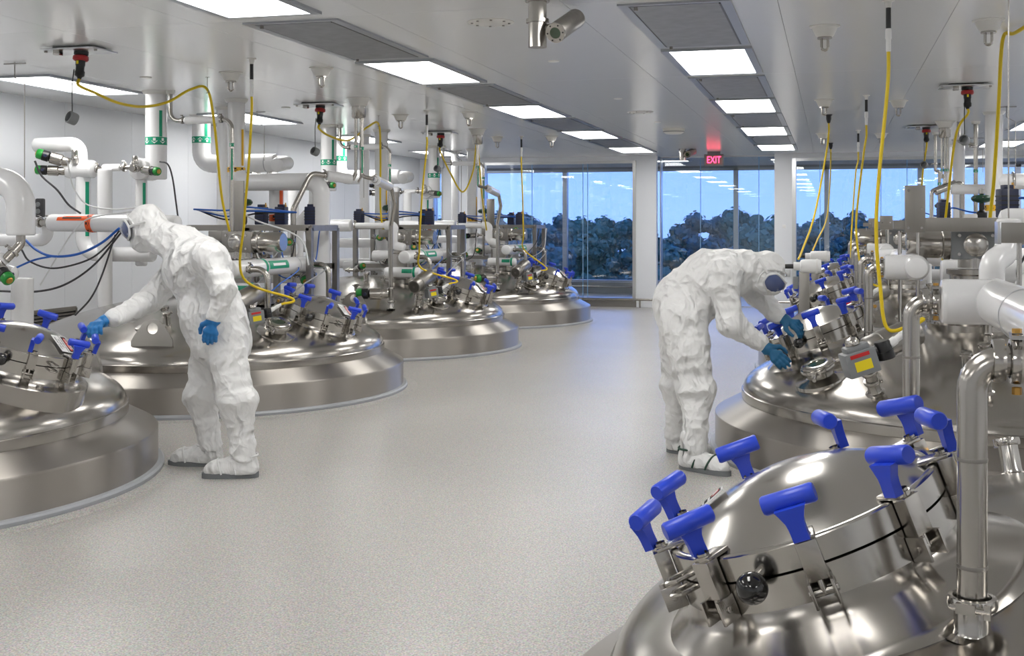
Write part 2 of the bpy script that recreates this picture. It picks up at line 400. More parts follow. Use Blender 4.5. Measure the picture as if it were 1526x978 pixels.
# ------------------------------------------------------------------ outside: ground and trees
GZ = -8.0
tag(MB().box((-10, 160, GZ - .1), (400, 260, .2)).obj('ground_outside', 'grass', smooth=False), kind='structure')
TREE_LOOK = ['mid green bushy tree in the wood beyond the windows', 'slim bluish green tree in the wood beyond the windows', 'broad lighter green tree in the wood beyond the windows']
def tree_proto(seed, h, wd, lm):
    rnd = random.Random(seed); t = thing('tree', TREE_LOOK[seed - 1], 'tree', (0, 0, 0), 'trees beyond the windows')
    MB().tube([(0, 0, 0), (.1, 0, h * .4), (0, .1, h * .8)], [.28, .2, .06], 8).obj('trunk', 'bark', t)
    v = []; f = []
    blobs = [(Vector((0, 0, h * .7)), wd * .55)]
    for k in range(60):
        a = rnd.uniform(0, 2 * PI); zz = rnd.uniform(.04, .97); rr = wd * math.sqrt(max(.01, 1 - ((zz - .45) / .56) ** 2)) * rnd.uniform(.25, .9)
        blobs.append((Vector((math.cos(a) * rr, math.sin(a) * rr, h * zz)), wd * rnd.uniform(.18, .34) * (1.15 - .4 * zz)))
    core = MB()
    for c, r in blobs: core.sphere(c, r * .6, 8, 5)
    for k in range(15000):
        c, r = rnd.choice(blobs); d = Vector((rnd.gauss(0, 1), rnd.gauss(0, 1), rnd.gauss(0, 1))).normalized()
        p = c + d * r * (rnd.uniform(.5, 1.1) + (.35 if rnd.random() < .18 else 0)); u = d.orthogonal().normalized(); u = Matrix.Rotation(rnd.uniform(0, 6.3), 3, d) @ u; w = (d.cross(u) + d * rnd.uniform(-.7, .7)).normalized(); s_ = rnd.uniform(.13, .32)
        n = len(v); v += [p - u * s_, p + w * s_ * .7, p + u * s_, p - w * s_ * .7]; f.append((n, n + 1, n + 2, n + 3))
    core.obj('crown', lm, t)
    me = MB(); me.add(v, f); o = me.obj('foliage', lm, t, smooth=False); o['kind'] = 'stuff'
    return t
protos = [tree_proto(1, 11, 2.6, 'leaf_a'), tree_proto(2, 11.5, 2.4, 'leaf_b'), tree_proto(3, 10.5, 2.7, 'leaf_c')]
tops = [(560, 312), (610, 305), (660, 308), (712, 300), (762, 300), (812, 307), (858, 306), (905, 312), (950, 312), (1000, 318), (1044, 293), (1092, 300), (1140, 312), (1190, 311), (1236, 305), (1256, 298), (1300, 314), (1326, 308), (1380, 315), (1430, 312), (1480, 306), (1526, 312)]
used = set()
for row in range(5):
    for k in range(8):
        px = 480 + 165 * k + (0, 66, 132, 33, 99)[row]; Y = (74, 86, 98, 110, 122)[row] + random.uniform(-1, 1)
        py = min(tops, key=lambda q: abs(q[0] - px))[1] + (0, 2, 0, 1, 0)[row]
        z = CAMH + (HY - py) * Y / F + random.uniform(-.5, .15)
        p = at(px, HY, Y); pr = (k * 2 + row) % 3; hgt = (11, 11.5, 10.5)[pr]
        loc = (p.x, Y, GZ); o = protos[pr] if pr not in used else dup(protos[pr], loc, protos[pr]['label'])
        used.add(pr); o.location = loc; s_ = (z - GZ) / (hgt * 1.08); o.scale = (1.0, 1.0, s_); o.rotation_euler.z = random.uniform(0, 6.28)
# ------------------------------------------------------------------ ceiling lamps and filter grilles
def lamp_panel(x0, x1, y0, y1, label):
    t = thing('ceiling_light', label, 'ceiling light', ((x0 + x1) / 2, (y0 + y1) / 2, ZC), 'ceiling light panels')
    w = .055; f = MB()
    for a in (x0 + w / 2, x1 - w / 2): f.box((a, (y0 + y1) / 2, ZC - .009), (w, y1 - y0, .018))
    for b in (y0 + .02, y1 - .02): f.box(((x0 + x1) / 2, b, ZC - .009), (x1 - x0 - 2 * w, .04, .018))
    f.obj('frame', 'lamp_frame', t, smooth=False)
    MB().box(((x0 + x1) / 2, (y0 + y1) / 2, ZC - .005), (x1 - x0 - 2 * w, y1 - y0 - .08, .008)).obj('diffuser', 'lamp', t, smooth=False)
def grille(x0, x1, y0, y1, label):
    t = thing('air_filter', label, 'air filter', ((x0 + x1) / 2, (y0 + y1) / 2, ZC), 'ceiling air filters')
    w = .06; f = MB()
    for a in (x0 + w / 2, x1 - w / 2): f.box((a, (y0 + y1) / 2, ZC - .006), (w, y1 - y0, .012))
    for b in (y0 + .02, y1 - .02): f.box(((x0 + x1) / 2, b, ZC - .006), (x1 - x0 - 2 * w, .04, .012))
    f.obj('frame', 'lamp_frame', t, smooth=False)
    MB().box(((x0 + x1) / 2, (y0 + y1) / 2, ZC - .007), (x1 - x0 - 2 * w - .02, y1 - y0 - .1, .012)).obj('mesh_screen', 'filter', t, smooth=False)
    MB().box((x1 - w - .004, (y0 + y1) / 2, ZC - .0065), (.012, y1 - y0 - .12, .015)).obj('slot', 'black', t, smooth=False)
    for a, b in ((x0 + w + .04, y0 + .07), (x0 + w + .04, y1 - .07)): MB().lathe([(0, 0), (.012, 0), (.012, -.02), (0, -.02)], (a, b, ZC - .012), seg=10).obj('latch_knob', 'satin', t)
ORD = ['first', 'second', 'third', 'fourth', 'fifth', 'sixth', 'seventh', 'eighth']
for cx, cn in ((-3.28, 'standing worker side of aisle'), (-.88, 'stooping worker side of aisle')):
    for k in range(-3, 4):
        y0 = 8.55 + 3.5 * k
        lamp_panel(cx - .325, cx + .325, y0, y0 + 1.45, 'glowing ceiling light panel, %s from windows, %s' % (ORD[3 - k], cn))
        if y0 - 1.8 > -4: grille(cx - .325, cx + .325, y0 - 1.82, y0 - .12, 'grey mesh ceiling air filter, %s from windows, %s' % (ORD[3 - k], cn))
for cx, cn in ((-6.73, 'along the white wall'), (2.57, 'over the pipes beyond stooping worker')):
    for k in range(-3, 4): lamp_panel(cx - .325, cx + .325, 8.58 + 3.5 * k, 10.03 + 3.5 * k, 'glowing ceiling light panel, %s from windows, %s' % (ORD[3 - k], cn))
for k in range(4): lamp_panel(-7 + 2.9 * k, -5.6 + 2.9 * k, 23.2, 23.6, 'narrow corridor ceiling light behind glazing, %s from the wall-vent side' % ORD[k])
# ------------------------------------------------------------------ ceiling fittings
def disc(px, py, r, label, bolts=0, h=.006):
    p = ceil_at(px, py); t = thing('ceiling_disc', label, 'ceiling disc', p)
    MB().lathe([(0, -h), (r * .93, -h), (r, -h * .5), (r, 0)], p, seg=36).obj('plate', 'cup', t)
    for k in range(bolts):
        a = 2 * PI * k / bolts + .3; MB().lathe([(0, -.006), (.008, -.006), (.008, 0)], p + Vector((math.cos(a) * r * .78, math.sin(a) * r * .78, -h)), seg=8).obj('bolt', 'satin', t)
disc(731, 33, .15, 'large round bolted cover plate on ceiling near the dome camera pole', 8)
disc(825, 91, .045, 'small round ceiling cap next after the bolted cover plate')
disc(921, 147, .045, 'small round ceiling cap between two larger discs')
disc(954, 167, .15, 'wide plain round ceiling cover over the aisle middle', 6)
disc(980, 182, .045, 'small round ceiling cap before the exit sign detector')
disc(217, 115, .05, 'small round ceiling cap near the thick white riser pipe')
disc(426, 160, .05, 'small round ceiling cap near the black and red socket plate')
p = ceil_at(1004, 192); t = thing('smoke_detector', 'round white smoke detector on ceiling near the exit sign', 'detector', p)
MB().lathe([(0, -.07), (.10, -.07), (.14, -.045), (.15, -.01), (.15, 0)], p, seg=32).obj('body', 'cup', t); MB().lathe([(.141, -.046), (.146, -.04), (.141, -.034)], p, seg=32).obj('ring', 'grey', t)
def eyebolt(px, py, label):
    p = ceil_at(px, py); t = thing('lifting_eye', label, 'lifting eye', p, 'ceiling lifting eyes')
    MB().lathe([(.098, 0), (.098, -.005), (.082, -.01), (.058, -.062), (.048, -.07), (0, -.07)], p, seg=28).obj('cup', 'cup', t)
    MB().lathe([(.046, -.071), (.046, -.082), (.0, -.082)], p, seg=24).obj('washer', 'tube', t)
    h = Vector((1, 0, 0)); z = Vector((0, 0, 1)); c = p - z * .135
    MB().tube([p - z * .08 + h * .02] + [c + h * .02 * math.cos(a) - z * .02 * math.sin(a) for a in [PI * k / 8 for k in range(9)]] + [p - z * .08 - h * .02], .009, 8).obj('eye', 'tube', t)
for px, py, l in ((344, 108, 'over ' + LN[1]), (479, 101, 'at aisle edge over ' + LN[1]), (597, 171, 'over ' + LN[2]), (699, 167, 'at aisle edge over ' + LN[2]),
                  (741, 204, 'over ' + LN[3]), (822, 203, 'at aisle edge over ' + LN[3]), (1229, 39, 'at aisle edge over ' + RN[1]), (1473, 30, 'over ' + RN[1]),
                  (1228, 149, 'at aisle edge over ' + RN[2]), (1339, 150, 'over ' + RN[2]), (1226, 199, 'at aisle edge over ' + RN[3]), (1313, 199, 'over ' + RN[3])):
    eyebolt(px, py, 'white cup with lifting eye ' + l)
def cctv(px, py, drop, label, aim, sc=1.):
    p = ceil_at(px, py); t = thing('security_camera', label, 'camera', p); e = p - Vector((0, 0, drop))
    MB().lathe([(.07, 0), (.07, -.012), (.053, -.012), (.053, -drop), (.0, -drop)], p, seg=28).obj('mount_pole', 'tube', t)
    MB().lathe([(.054, 0), (.066, 0), (.066, .02), (.054, .02)], e + Vector((0, 0, .14)), seg=28).obj('band_clamp', 'tube', t)
    h = e + Vector(aim[0]) + Vector((0, 0, .10)); d = Vector(aim[1]).normalized()
    MB().tube([e + Vector((0, 0, .10)), e + Vector(aim[0]) * .5 + Vector((0, 0, .1)), h], .025, 10).obj('knuckle', 'satin', t)
    b = MB().lathe([(0, -.17), (.052, -.17), (.057, -.16), (.057, .15), (.053, .158), (0, .158)], h, d, 28).obj('housing', 'satin', t)
    MB().lathe([(.032, .158), (.032, .162), (.057, .162), (.057, .15)], h, d, 28).obj('front_ring', 'polish', t); MB().lathe([(0, .16), (.032, .16)], h, d, 20).obj('lens', 'lens', t)
    for k in range(6):
        a = k * PI / 3; u, w, n = frame_of(d); MB().lathe([(0, .164), (.005, .164), (.005, .16)], h + (u * math.cos(a) + w * math.sin(a)) * .046, d, 6).obj('screw', 'black', t)
cctv(801, 0, .27, 'steel security camera on ceiling pole beside the round bolted cover', ((.16, .02, .02), (-.15, -.8, -.35)))
cctv(1017, 222, .2, 'steel security camera on ceiling pole beside the exit sign', ((.13, .02, .03), (-.2, -.9, -.2)))
# exit sign
p = ceil_at(1064, 226); t = thing('exit_sign', 'red glowing exit sign hanging from the ceiling', 'exit sign', p)
MB().box(p - Vector((0, 0, .022)), (.22, .06, .044)).obj('canopy', 'grey', t, smooth=False)
MB().box(p - Vector((0, 0, .15)), (.34, .05, .21)).obj('case', 'grey', t, bevel=.01)
MB().box(p - Vector((0, .026, .15)), (.29, .004, .16)).obj('face', 'exit_face', t, smooth=False)
text_mesh('EXIT', .17, p - Vector((0, .0285, .15)), (1, 0, 0), (0, 0, 1), 'exit_red', 'lettering', t, .001, w=.235)
# ------------------------------------------------------------------ tanks
PRO = [(1.3, .657), (1.40, .617), (1.48, .583), (1.55, .545), (1.61, .495), (1.645, .44), (1.655, .40), (1.655, .345)]
def zd(r):
    if r < 1.3: return .89 - (3.75 - math.sqrt(3.75 ** 2 - r * r))
    for (a, b), (c, d) in zip(PRO, PRO[1:]):
        if r <= c: return b + (d - b) * (r - a) / (c - a)
    return .345
def dome_pt(x, y):
    r = math.hypot(x, y); z = zd(r); sl = (zd(r + .02) - zd(r - .02)) / .04 if r > .05 else 0
    e = Vector((x, y, 0)) / max(r, 1e-6); n = (Vector((0, 0, 1)) - e * sl).normalized()
    return Vector((x, y, z)), n
def hexbolt(mb, p, n, r=.011, h=.009): return mb.lathe([(r, 0), (r, h), (0, h)], p, n, 6)
def triclamp(mb, p, n, r, wing=True, phi=0.):
    mb.lathe([(r * 1.02, -.012), (r * 1.28, -.011), (r * 1.34, -.004), (r * 1.34, .004), (r * 1.28, .011), (r * 1.02, .012)], p, n, 24)
    if wing:
        u, v, w = frame_of(n); d = u * math.cos(phi) + v * math.sin(phi); t = w.cross(d)
        q = Vector(p) + d * r * 1.45
        mb.bar(q - t * .018, q + t * .018, .012, .02, up=w); mb.tube([q - t * .03, q + t * .045], .005, 8); mb.bar(q + t * .04 - w * .014, q + t * .04 + w * .014, .008, .012, up=t)
    return mb
def ferrule(mb, p, n, r, h): return mb.lathe([(r * 1.6, -.004), (r * 1.1, .004), (r, .012), (r, h - .006), (r * 1.25, h - .003), (r * 1.25, h), (0, h)], p, n, 24)
def t_handle(mb, p, ax, bd, s=1.):
    u = Vector(bd).normalized(); n = Vector(ax).normalized(); w = n.cross(u)
    o = Vector(p)
    prof = [(.019, 0), (.019, .03), (.021, .045), (.030, .066), (.036, .078), (-.036, .078), (-.030, .066), (-.021, .045), (-.019, .03), (-.019, 0)]
    mb.prism([(a * s, b * s) for a, b in prof], o - w * .0125 * s, u, n, .025 * s)
    L = .062 * s; r = .0225 * s
    mb.lathe([(0, -L), (r * .86, -L), (r, -L + .005), (r, L - .005), (r * .86, L), (0, L)], o + n * .088 * s, u, 20)
    return mb
def build_tank(sx, label, seed, label_flag=True):
    rnd = random.Random(seed)
    t = thing('process_tank', label, 'tank', (0, 0, 0), 'stainless process tanks')
    MB().lathe([(1.878, 0), (1.885, .012), (1.885, .03), (1.874, .042), (1.84, .044)], seg=128).obj('base_trim', 'trim', t)
    MB().lathe([(1.985, .001), (1.93, .005), (1.882, .010)], seg=96).obj('floor_cove', 'floor', t)
    MB().lathe([(1.846, .03), (1.846, .05), (1.846, .236), (1.846, .247), (1.843, .252)], seg=160).obj('skirt', 'steel', t)
    MB().lathe([(1.843, .252), (1.838, .2555), (1.828, .261), (1.682, .339), (1.672, .3445), (1.664, .347)], seg=160).obj('shoulder', 'steel', t, ang=25)
    pr = [(1.664, .347), (1.6665, .349), (1.667, .354), (1.667, .400), (1.6665, .406), (1.662, .41), (1.657, .412)]
    fine = []
    P = [Vector((r, zd(r), 0)) for r in (1.62, 1.6, 1.56, 1.5, 1.44, 1.37, 1.3)]
    pr += [(1.655, .425), (1.648, .447), (1.636, .469), (1.618, .491), (1.59, .514), (1.55, .541), (1.50, .5685), (1.44, .597), (1.37, .628), (1.3, .657)]
    pr += [(r, zd(r)) for r in (1.2, 1.1, 1.0, .85, .7, .5, .3, .15, .05, 0)]
    MB().lathe(pr, seg=128).obj('dome', 'dome', t, ang=30)
    # lifting lugs
    for az in ((-76, 40) if sx > 0 else (40,)):
        a = math.radians(az); a = a if sx > 0 else PI - a; e = Vector((math.cos(a), math.sin(a), 0)); k = Vector((-e.y, e.x, 0))
        b = e * 1.52; out = [(-.17, -.04), (.17, -.04), (.17, .03), (.08, .16), (.05, .185), (0, .195), (-.05, .185), (-.08, .16), (-.17, .03)]
        o = MB(); c, s_ = [], 24; n = len(out)
        base = b + Vector((0, 0, zd(1.5)))
        # plate with a round hole: ring of quads
        ring = [(.045 * math.cos(2 * PI * i / 36), .12 + .045 * math.sin(2 * PI * i / 36)) for i in range(36)]
        def hit_outline(i):
            ang = 2 * PI * i / 36; d = (math.cos(ang), math.sin(ang)); best = None
            for (x0, y0), (x1, y1) in zip(out, out[1:] + out[:1]):
                ex, ey = x1 - x0, y1 - y0; den = d[0] * ey - d[1] * ex
                if abs(den) < 1e-9: continue
                tt = ((x0 - 0) * ey - (y0 - .12) * ex) / den; uu = ((x0 - 0) * d[1] - (y0 - .12) * d[0]) / den
                if tt > 0 and -1e-6 <= uu <= 1 + 1e-6 and (best is None or tt < best): best = tt
            return (d[0] * best, .12 + d[1] * best)
        oo = [hit_outline(i) for i in range(36)]; vv = []; up = (Vector((0, 0, 1)) - e * .12).normalized()
        for th in (-.008, .008):
            for lst in (ring, oo): vv += [base + k * x + up * y + e * th for x, y in lst]
        ff = []
        for i in range(36):
            j = (i + 1) % 36
            ff += [(i, j, 36 + j, 36 + i), (72 + i, 108 + i, 108 + j, 72 + j), (i, 72 + i, 72 + j, j), (36 + i, 36 + j, 108 + j, 108 + i)]
        MB().add(vv, ff).obj('lifting_lug', 'tube', t, ang=30)
    # manway
    C, n = (Vector((1.25, -.15, .738)), Vector((.30, 0, .95))) if sx > 0 else (Vector((-1.16, -.27, .828)), Vector((-.36, -.045, .93)))
    n.normalize(); u = Vector((sx, 0, 0)); u = (u - n * u.dot(n)).normalized(); v = n.cross(u); c = C; R = .325      # C: centre of the joint between neck and lid, u points to the aisle
    MB().lathe([(.395, -.32), (.39, -.125), (.375, -.115), (.36, -.112), (.345, -.10), (.333, -.085), (R + .003, -.07)] if sx > 0 else [(.50, -.26), (.465, -.175), (.452, -.162), (.44, -.16), (.39, -.128), (.355, -.108), (.335, -.09), (R + .003, -.07)], c, n, 80).obj('manway_pad', 'dome', t, ang=50)
    MB().lathe([(R + .003, -.075), (R + .003, -.002), (R - .004, 0), (R - .01, 0)], c, n, 80).obj('manway_neck', 'polish', t)
    lid = MB().lathe([(R - .012, .003), (R + .003, .004), (R + .003, .055), (R - .002, .059), (R - .016, .059), (R - .02, .055), (.27, .074), (.22, .098), (.16, .12), (.1, .135), (.05, .142), (0, .144)], c, n, 80).obj('manway_lid', 'polish', t)
    for i in range(9):
        ph = math.radians((22 if sx > 0 else 14) + 40 * i)
        e = u * math.cos(ph) + v * math.sin(ph); k = n.cross(e); q = c + e * (R + .004); M = Matrix((k, e, n)).transposed()
        m = MB()
        m.box(q + e * .019 + n * .022, (.046, .036, .084), M=M); m.box(q - e * .008 + n * .066, (.046, .07, .010), M=M)
        cl_ = m.obj('clamp', 'tube', t, bevel=.003)
        m = MB()
        for s_ in (-1, 1): m.box(q + e * .026 + k * s_ * .024 - n * .046, (.007, .052, .054), M=M)
        m.box(q + e * .010 - n * .066, (.042, .018, .016), M=M); m.tube([q + e * .026 + k * .032 - n * .046, q + e * .026 - k * .032 - n * .046], .008, 10); m.tube([q + e * .026 - n * .05, q + e * .022 - n * .01], .009, 10)
        m.obj('clamp_lug', 'tube', cl_, bevel=.002)
        an = rnd.uniform(-.6, .6) + (PI / 2 if rnd.random() < .15 else 0)
        bd = k * math.cos(an) + e * math.sin(an)
        MB().lathe([(.018, .064), (.018, .074), (.014, .074), (.014, .08)], q + e * .014, n, 12).obj('collar', 'tube', cl_)
        t_handle(MB(), q + e * .014 + n * .072, (n + e * .08).normalized(), bd, .92).obj('clamp_handle', 'blue', cl_, ang=50)
    # hinge away from the aisle
    ph = math.radians(202 if sx > 0 else 194); e = u * math.cos(ph) + v * math.sin(ph); k = n.cross(e); q = c + e * (R + .01); M = Matrix((k, e, n)).transposed()
    hg = MB().tube([q + e * .06 - k * .07 + n * .02, q + e * .06 + k * .07 + n * .02], .013, 12).obj('hinge_pin', 'tube', t)
    for s_ in (-1, 1):
        MB().box(q + e * .035 + k * s_ * .05 + n * .015, (.014, .09, .06), M=M).obj('hinge_plate', 'tube', hg, bevel=.003)
        MB().lathe([(0, .07), (.012, .07), (.012, .1), (.0, .1)], q + e * .06 + n * .02, k * s_, 8).obj('hinge_nut', 'brass', hg)
    # black ball knob and small hasp on the rim
    for phd, kind in ((278 if sx > 0 else 73, 'ball'), (322 if sx > 0 else 34, 'hasp')):
        ph = math.radians(phd); e = u * math.cos(ph) + v * math.sin(ph); k = n.cross(e); q = c + e * (R + .002) + n * .012
        if kind == 'ball':
            h = MB().tube([q, q + e * .04], .012, 10).obj('knob_stem', 'polish', t); MB().sphere(q + e * .055 - n * .008, .034, 22, 14).obj('ball_knob', 'black_gloss', h)
        else:
            for dz in (-.022, .008): MB().tube([q + n * dz + k * .02, q + n * dz + k * .02 + e * .04, q + n * dz + e * .055, q + n * dz - k * .02 + e * .04, q + n * dz - k * .02], .0055, 8).obj('hasp_loop', 'polish', t)
    # danger label on the lid
    if sx > 0: lu, lv = Vector((.93, -.36, 0)), Vector((.36, .93, 0)); ph = math.radians(-10)
    else: lu, lv = Vector((.25, -.97, 0)), Vector((.97, .25, 0)); ph = math.radians(-14)
    e = u * math.cos(ph) + v * math.sin(ph); ln = (n + e * .44).normalized(); q = c + e * .222 + n * .099 + ln * .006
    lu = (lu - ln * lu.dot(ln)).normalized(); lv = ln.cross(lu)
    pl = MB().prism([(-.07, -.052), (.07, -.052), (.07, .052), (-.07, .052)], q, lu, lv, .002).obj('danger_label', 'label_white', lid, smooth=False)
    MB().prism([(-.065, .012), (.065, .012), (.065, .047), (-.065, .047)], q + ln * .0022, lu, lv, .0006).obj('label_header', 'ink', lid, smooth=False)
    MB().prism([(.056 * math.cos(a), .030 + .014 * math.sin(a)) for a in [2 * PI * i / 20 for i in range(20)]], q + ln * .003, lu, lv, .0004).obj('label_oval', 'red', lid, smooth=False)
    text_mesh('DANGER', .025, q + ln * .0042 + lv * .030, lu, lv, 'label_white', 'lettering', lid, .0002, w=.088)
    for i, s_ in enumerate(('CONFINED SPACE', 'ENTER BY', 'PERMIT ONLY')): text_mesh(s_, .0165, q + ln * .003 + lv * (-.002 - .019 * i), lu, lv, 'ink', 'lettering', lid, .0002)
    # sight glass
    p, n2 = dome_pt(1.13, -.80) if sx > 0 else dome_pt(-1.12, -.92)
    g = MB().lathe([(.17, -.02), (.165, .002), (.10, .012), (.085, .02), (.085, .055), (.108, .058), (.112, .07), (.108, .082), (.10, .085), (.10, .095), (.094, .1), (.058, .1), (.055, .094)], p, n2, 48).obj('sight_glass', 'polish', t)
    MB().lathe([(0, .092), (.057, .092)], p, n2, 32).obj('glass', 'lens', g)
    u2, v2, _ = frame_of(n2, (0, 1, 0)); d = (u2 * .3 - v2).normalized() if sx > 0 else (-u2 * .2 - v2 * 1).normalized()
    if d.y > 0: d = -d
    m = MB().tube([p + n2 * .07 + d * .1, p + n2 * .068 + d * .2], [.009, .012], 10); m.bar(p + n2 * .07 + d * .10 - n2.cross(d) * .03, p + n2 * .07 + d * .10 + n2.cross(d) * .03, .02, .024); m.obj('glass_clamp', 'polish', g)
    # small ferrules
    for x, y, r, h in ((.24, -1.40, .03, .09), (.2, -1.0, .026, .08), (.31, -1.15, .026, .1), (.126, -.52, .026, .08), (.55, .9, .03, .1), (-.3, .9, .03, .1)):
        p, n2 = dome_pt(sx * x, y); m = ferrule(MB(), p, n2, r, h); triclamp(m, p + n2 * h, n2, r, True, rnd.uniform(0, 6)); m.lathe([(r * 1.2, h), (r * 1.2, h + .012), (0, h + .014)], p, n2, 20); m.obj('nozzle', 'polish', t)
    return t
TL = []; TR = []
pl = build_tank(1, 'x', 11); pr_ = build_tank(-1, 'x', 23)
for k, (x, y) in enumerate(LT):
    lab = 'polished stainless domed tank, ' + ['the ' + LN[0], 'the ' + LN[1], LN[2].replace('tank ', ''), LN[3].replace('tank ', '')][k]
    if k == 0: pl.location = (x, y, 0); pl.rotation_euler.z = math.radians(12); pl['label'] = lab; WL[pl.name] = Vector((x, y, 0)); TL.append(pl)
    else: TL.append(dup(pl, (x, y, 0), lab)); TL[-1].rotation_euler.z = 0
for ch in list(TL[0].children):      # the lid of this tank stands a little higher on its neck
    if ch.name.split('.')[0] in ('manway_pad', 'manway_neck', 'manway_lid', 'clamp', 'hinge_pin', 'knob_stem', 'hasp_loop'): ch.location = (.04, -.12, .085)
for k, (x, y) in enumerate(RT):
    lab = 'polished stainless domed tank, ' + ([RN[0].replace('tank ', ''), 'the ' + RN[1], RN[2].replace('tank ', ''), RN[3].replace('tank ', '')][k])
    if k == 0: pr_.location = (x, y, 0); pr_['label'] = lab; WL[pr_.name] = Vector((x, y, 0)); TR.append(pr_)
    else: TR.append(dup(pr_, (x, y, 0), lab))
# ------------------------------------------------------------------ pipework helpers
def rest_z(x, y, r=0.):      # height of what stands under a point: tank dome, shoulder or floor
    z = 0.
    for X, Y in LT + RT:
        d = max(0, math.hypot(x - X, y - Y) - r)
        if d < 1.655: z = max(z, zd(max(d, .0)) if d < 1.64 else .42)
        elif d < 1.9: z = max(z, .345 - (d - 1.655) * .5 if d < 1.846 else .05)
    return z
class Pipe:
    def __init__(s, label, loc, name='process_pipe', cat='pipe', group=None):
        s.t = thing(name, label, cat, loc, group)
    def steel(s, pts, r=.028, R=.09, m='tube', name='steel_tube', seg=16): return MB().tube(fillet(pts, R), r, seg).obj(name, m, s.t)
    def white(s, pts, r=.075, R=.12, name='insulation_jacket', rnd=.015): return MB().tube(fillet(pts, R), r, 24, round_end=rnd).obj(name, 'white_jacket', s.t)
    def collar(s, p, r): return MB().lathe([(r * 1.0, -.035), (r * 1.12, -.03), (r * 1.25, -.008), (r * 1.3, 0)], p, seg=28).obj('ceiling_collar', 'cup', s.t)
    def clamp(s, p, n, r=.028, phi=1.): return triclamp(MB(), p, n, r, True, phi).obj('pipe_clamp', 'polish', s.t)
    def ring(s, p, n, r, w=.012, m='trim'): return MB().lathe([(r + .001, -w / 2), (r + .0025, 0), (r + .001, w / 2)], p, n, 28).obj('seam_ring', m, s.t)
    def band(s, p, n, r, w=.06, m='green', mark='label_white', up=1, cnt=8):
        b = MB().lathe([(r + .0015, -w / 2), (r + .0025, -w / 2), (r + .0025, w / 2), (r + .0015, w / 2)], p, n, 28).obj('flow_band', m, s.t)
        u, v, n = frame_of(n); o = MB()
        for i in range(cnt):
            a = 2 * PI * (i + .5) / cnt
            def q(da, h): aa = a + da; return Vector(p) + (u * math.cos(aa) + v * math.sin(aa)) * (r + .0045) + n * h * up
            k = .30 * 8 / cnt; h = w * .36
            o.add([q(-k, 0), q(k, 0), q(0, h)], [(0, 1, 2)]); o.add([q(-k * .4, -h), q(k * .4, -h), q(k * .4, 0), q(-k * .4, 0)], [(0, 1, 2, 3)])
        o.obj('flow_arrows', mark, s.t, smooth=False); return b
    def tape(s, p0, p1, r, side, w=.045, m='green', name='marking_tape', txt=None):     # strip on a pipe of radius r from p0 to p1 facing `side`
        p0, p1 = Vector(p0), Vector(p1); d = (p1 - p0).normalized(); e = Vector(side); e = (e - d * e.dot(d)).normalized(); k = d.cross(e); da = w / r / 2; n = 8
        v = []; f = []
        for P in (p0, p1):
            for i in range(n + 1):
                a = -da + 2 * da * i / n; v.append(P + (e * math.cos(a) + k * math.sin(a)) * (r + .003))
        for i in range(n): f.append((i, i + 1, n + 2 + i, n + 1 + i))
        o = MB().add(v, f).obj(name, m, s.t)
        if txt:
            L = (p1 - p0).length; c = p0 + d * L * .5; sc = .45
            MB().add([c - d * L * .32 + e * (r + .0046) - k * w * .16, c + d * L * .32 + e * (r + .0046) - k * w * .16, c + d * L * .32 + e * (r + .0046) + k * w * .16, c - d * L * .32 + e * (r + .0046) + k * w * .16], [(0, 1, 2, 3)]).obj('print', txt, s.t, smooth=False)
        return o
    def cap(s, p, n, r=.03, L=.1, m='polish', name='valve_body'): return MB().lathe([(0, 0), (r, 0), (r, L * .25), (r * 1.25, L * .3), (r * 1.25, L * .4), (r, L * .45), (r, L * .9), (r * .8, L), (0, L)], p, n, 20).obj(name, m, s.t)
    def valve(s, p, n, sc=1.):        # diaphragm valve actuator: steel bonnet, black body, green end cap with glowing indicator window
        a = MB().lathe([(0, 0), (.03 * sc, 0), (.036 * sc, .01 * sc), (.036 * sc, .05 * sc), (.045 * sc, .06 * sc), (.045 * sc, .14 * sc), (.03 * sc, .15 * sc), (0, .15 * sc)], p, n, 20).obj('valve_actuator', 'tube', s.t)
        MB().lathe([(.03 * sc, .148 * sc), (.042 * sc, .155 * sc), (.042 * sc, .2 * sc), (.0, .2 * sc)], p, n, 20).obj('valve_head', 'black', a)
        MB().lathe([(.035 * sc, .2 * sc), (.04 * sc, .205 * sc), (.04 * sc, .235 * sc), (.032 * sc, .245 * sc), (.02 * sc, .246 * sc), (0, .246 * sc)], p, n, 20).obj('indicator_cap', 'lime', a)
        MB().lathe([(.022 * sc, .247 * sc), (.016 * sc, .252 * sc), (0, .252 * sc)], p, n, 16).obj('indicator_lens', 'brass', a)
        u, v, w = frame_of(n); q = Vector(p) + w * .175 * sc
        MB().tube([q, q + u * .05 * sc, q + u * .06 * sc + w * .0], .012 * sc, 8).obj('connector', 'navy', a)
def hose(label, pts, r, m, cat='hose', name='hose', group=None, n=8, seg=8):
    o = MB().tube(smooth_path(pts, n), r, seg).obj(name, m); return tag(o, label, cat, group)
def solenoid(p, label, d=0.):
    t = thing('solenoid_valve', label, 'valve', p, 'solenoid valve boxes'); p = Vector(p)
    MB().box(p + Vector((0, 0, .09)), (.11, .09, .18), rz=d).obj('body', 'navy', t, bevel=.008)
    for k in range(4): MB().box(p + Vector((0, -.003, .05 + k * .028)), (.114, .09, .008), rz=d).obj('cooling_fin', 'black', t, smooth=False)
    MB().box(p + Vector((0, 0, .19)), (.06, .06, .03), rz=d).obj('cover', 'navy', t, bevel=.005)
    MB().lathe([(.012, 0), (.012, .02), (.007, .022), (.007, .04)], p + Vector((.035, .02, .18)), seg=8).obj('fitting', 'brass', t)
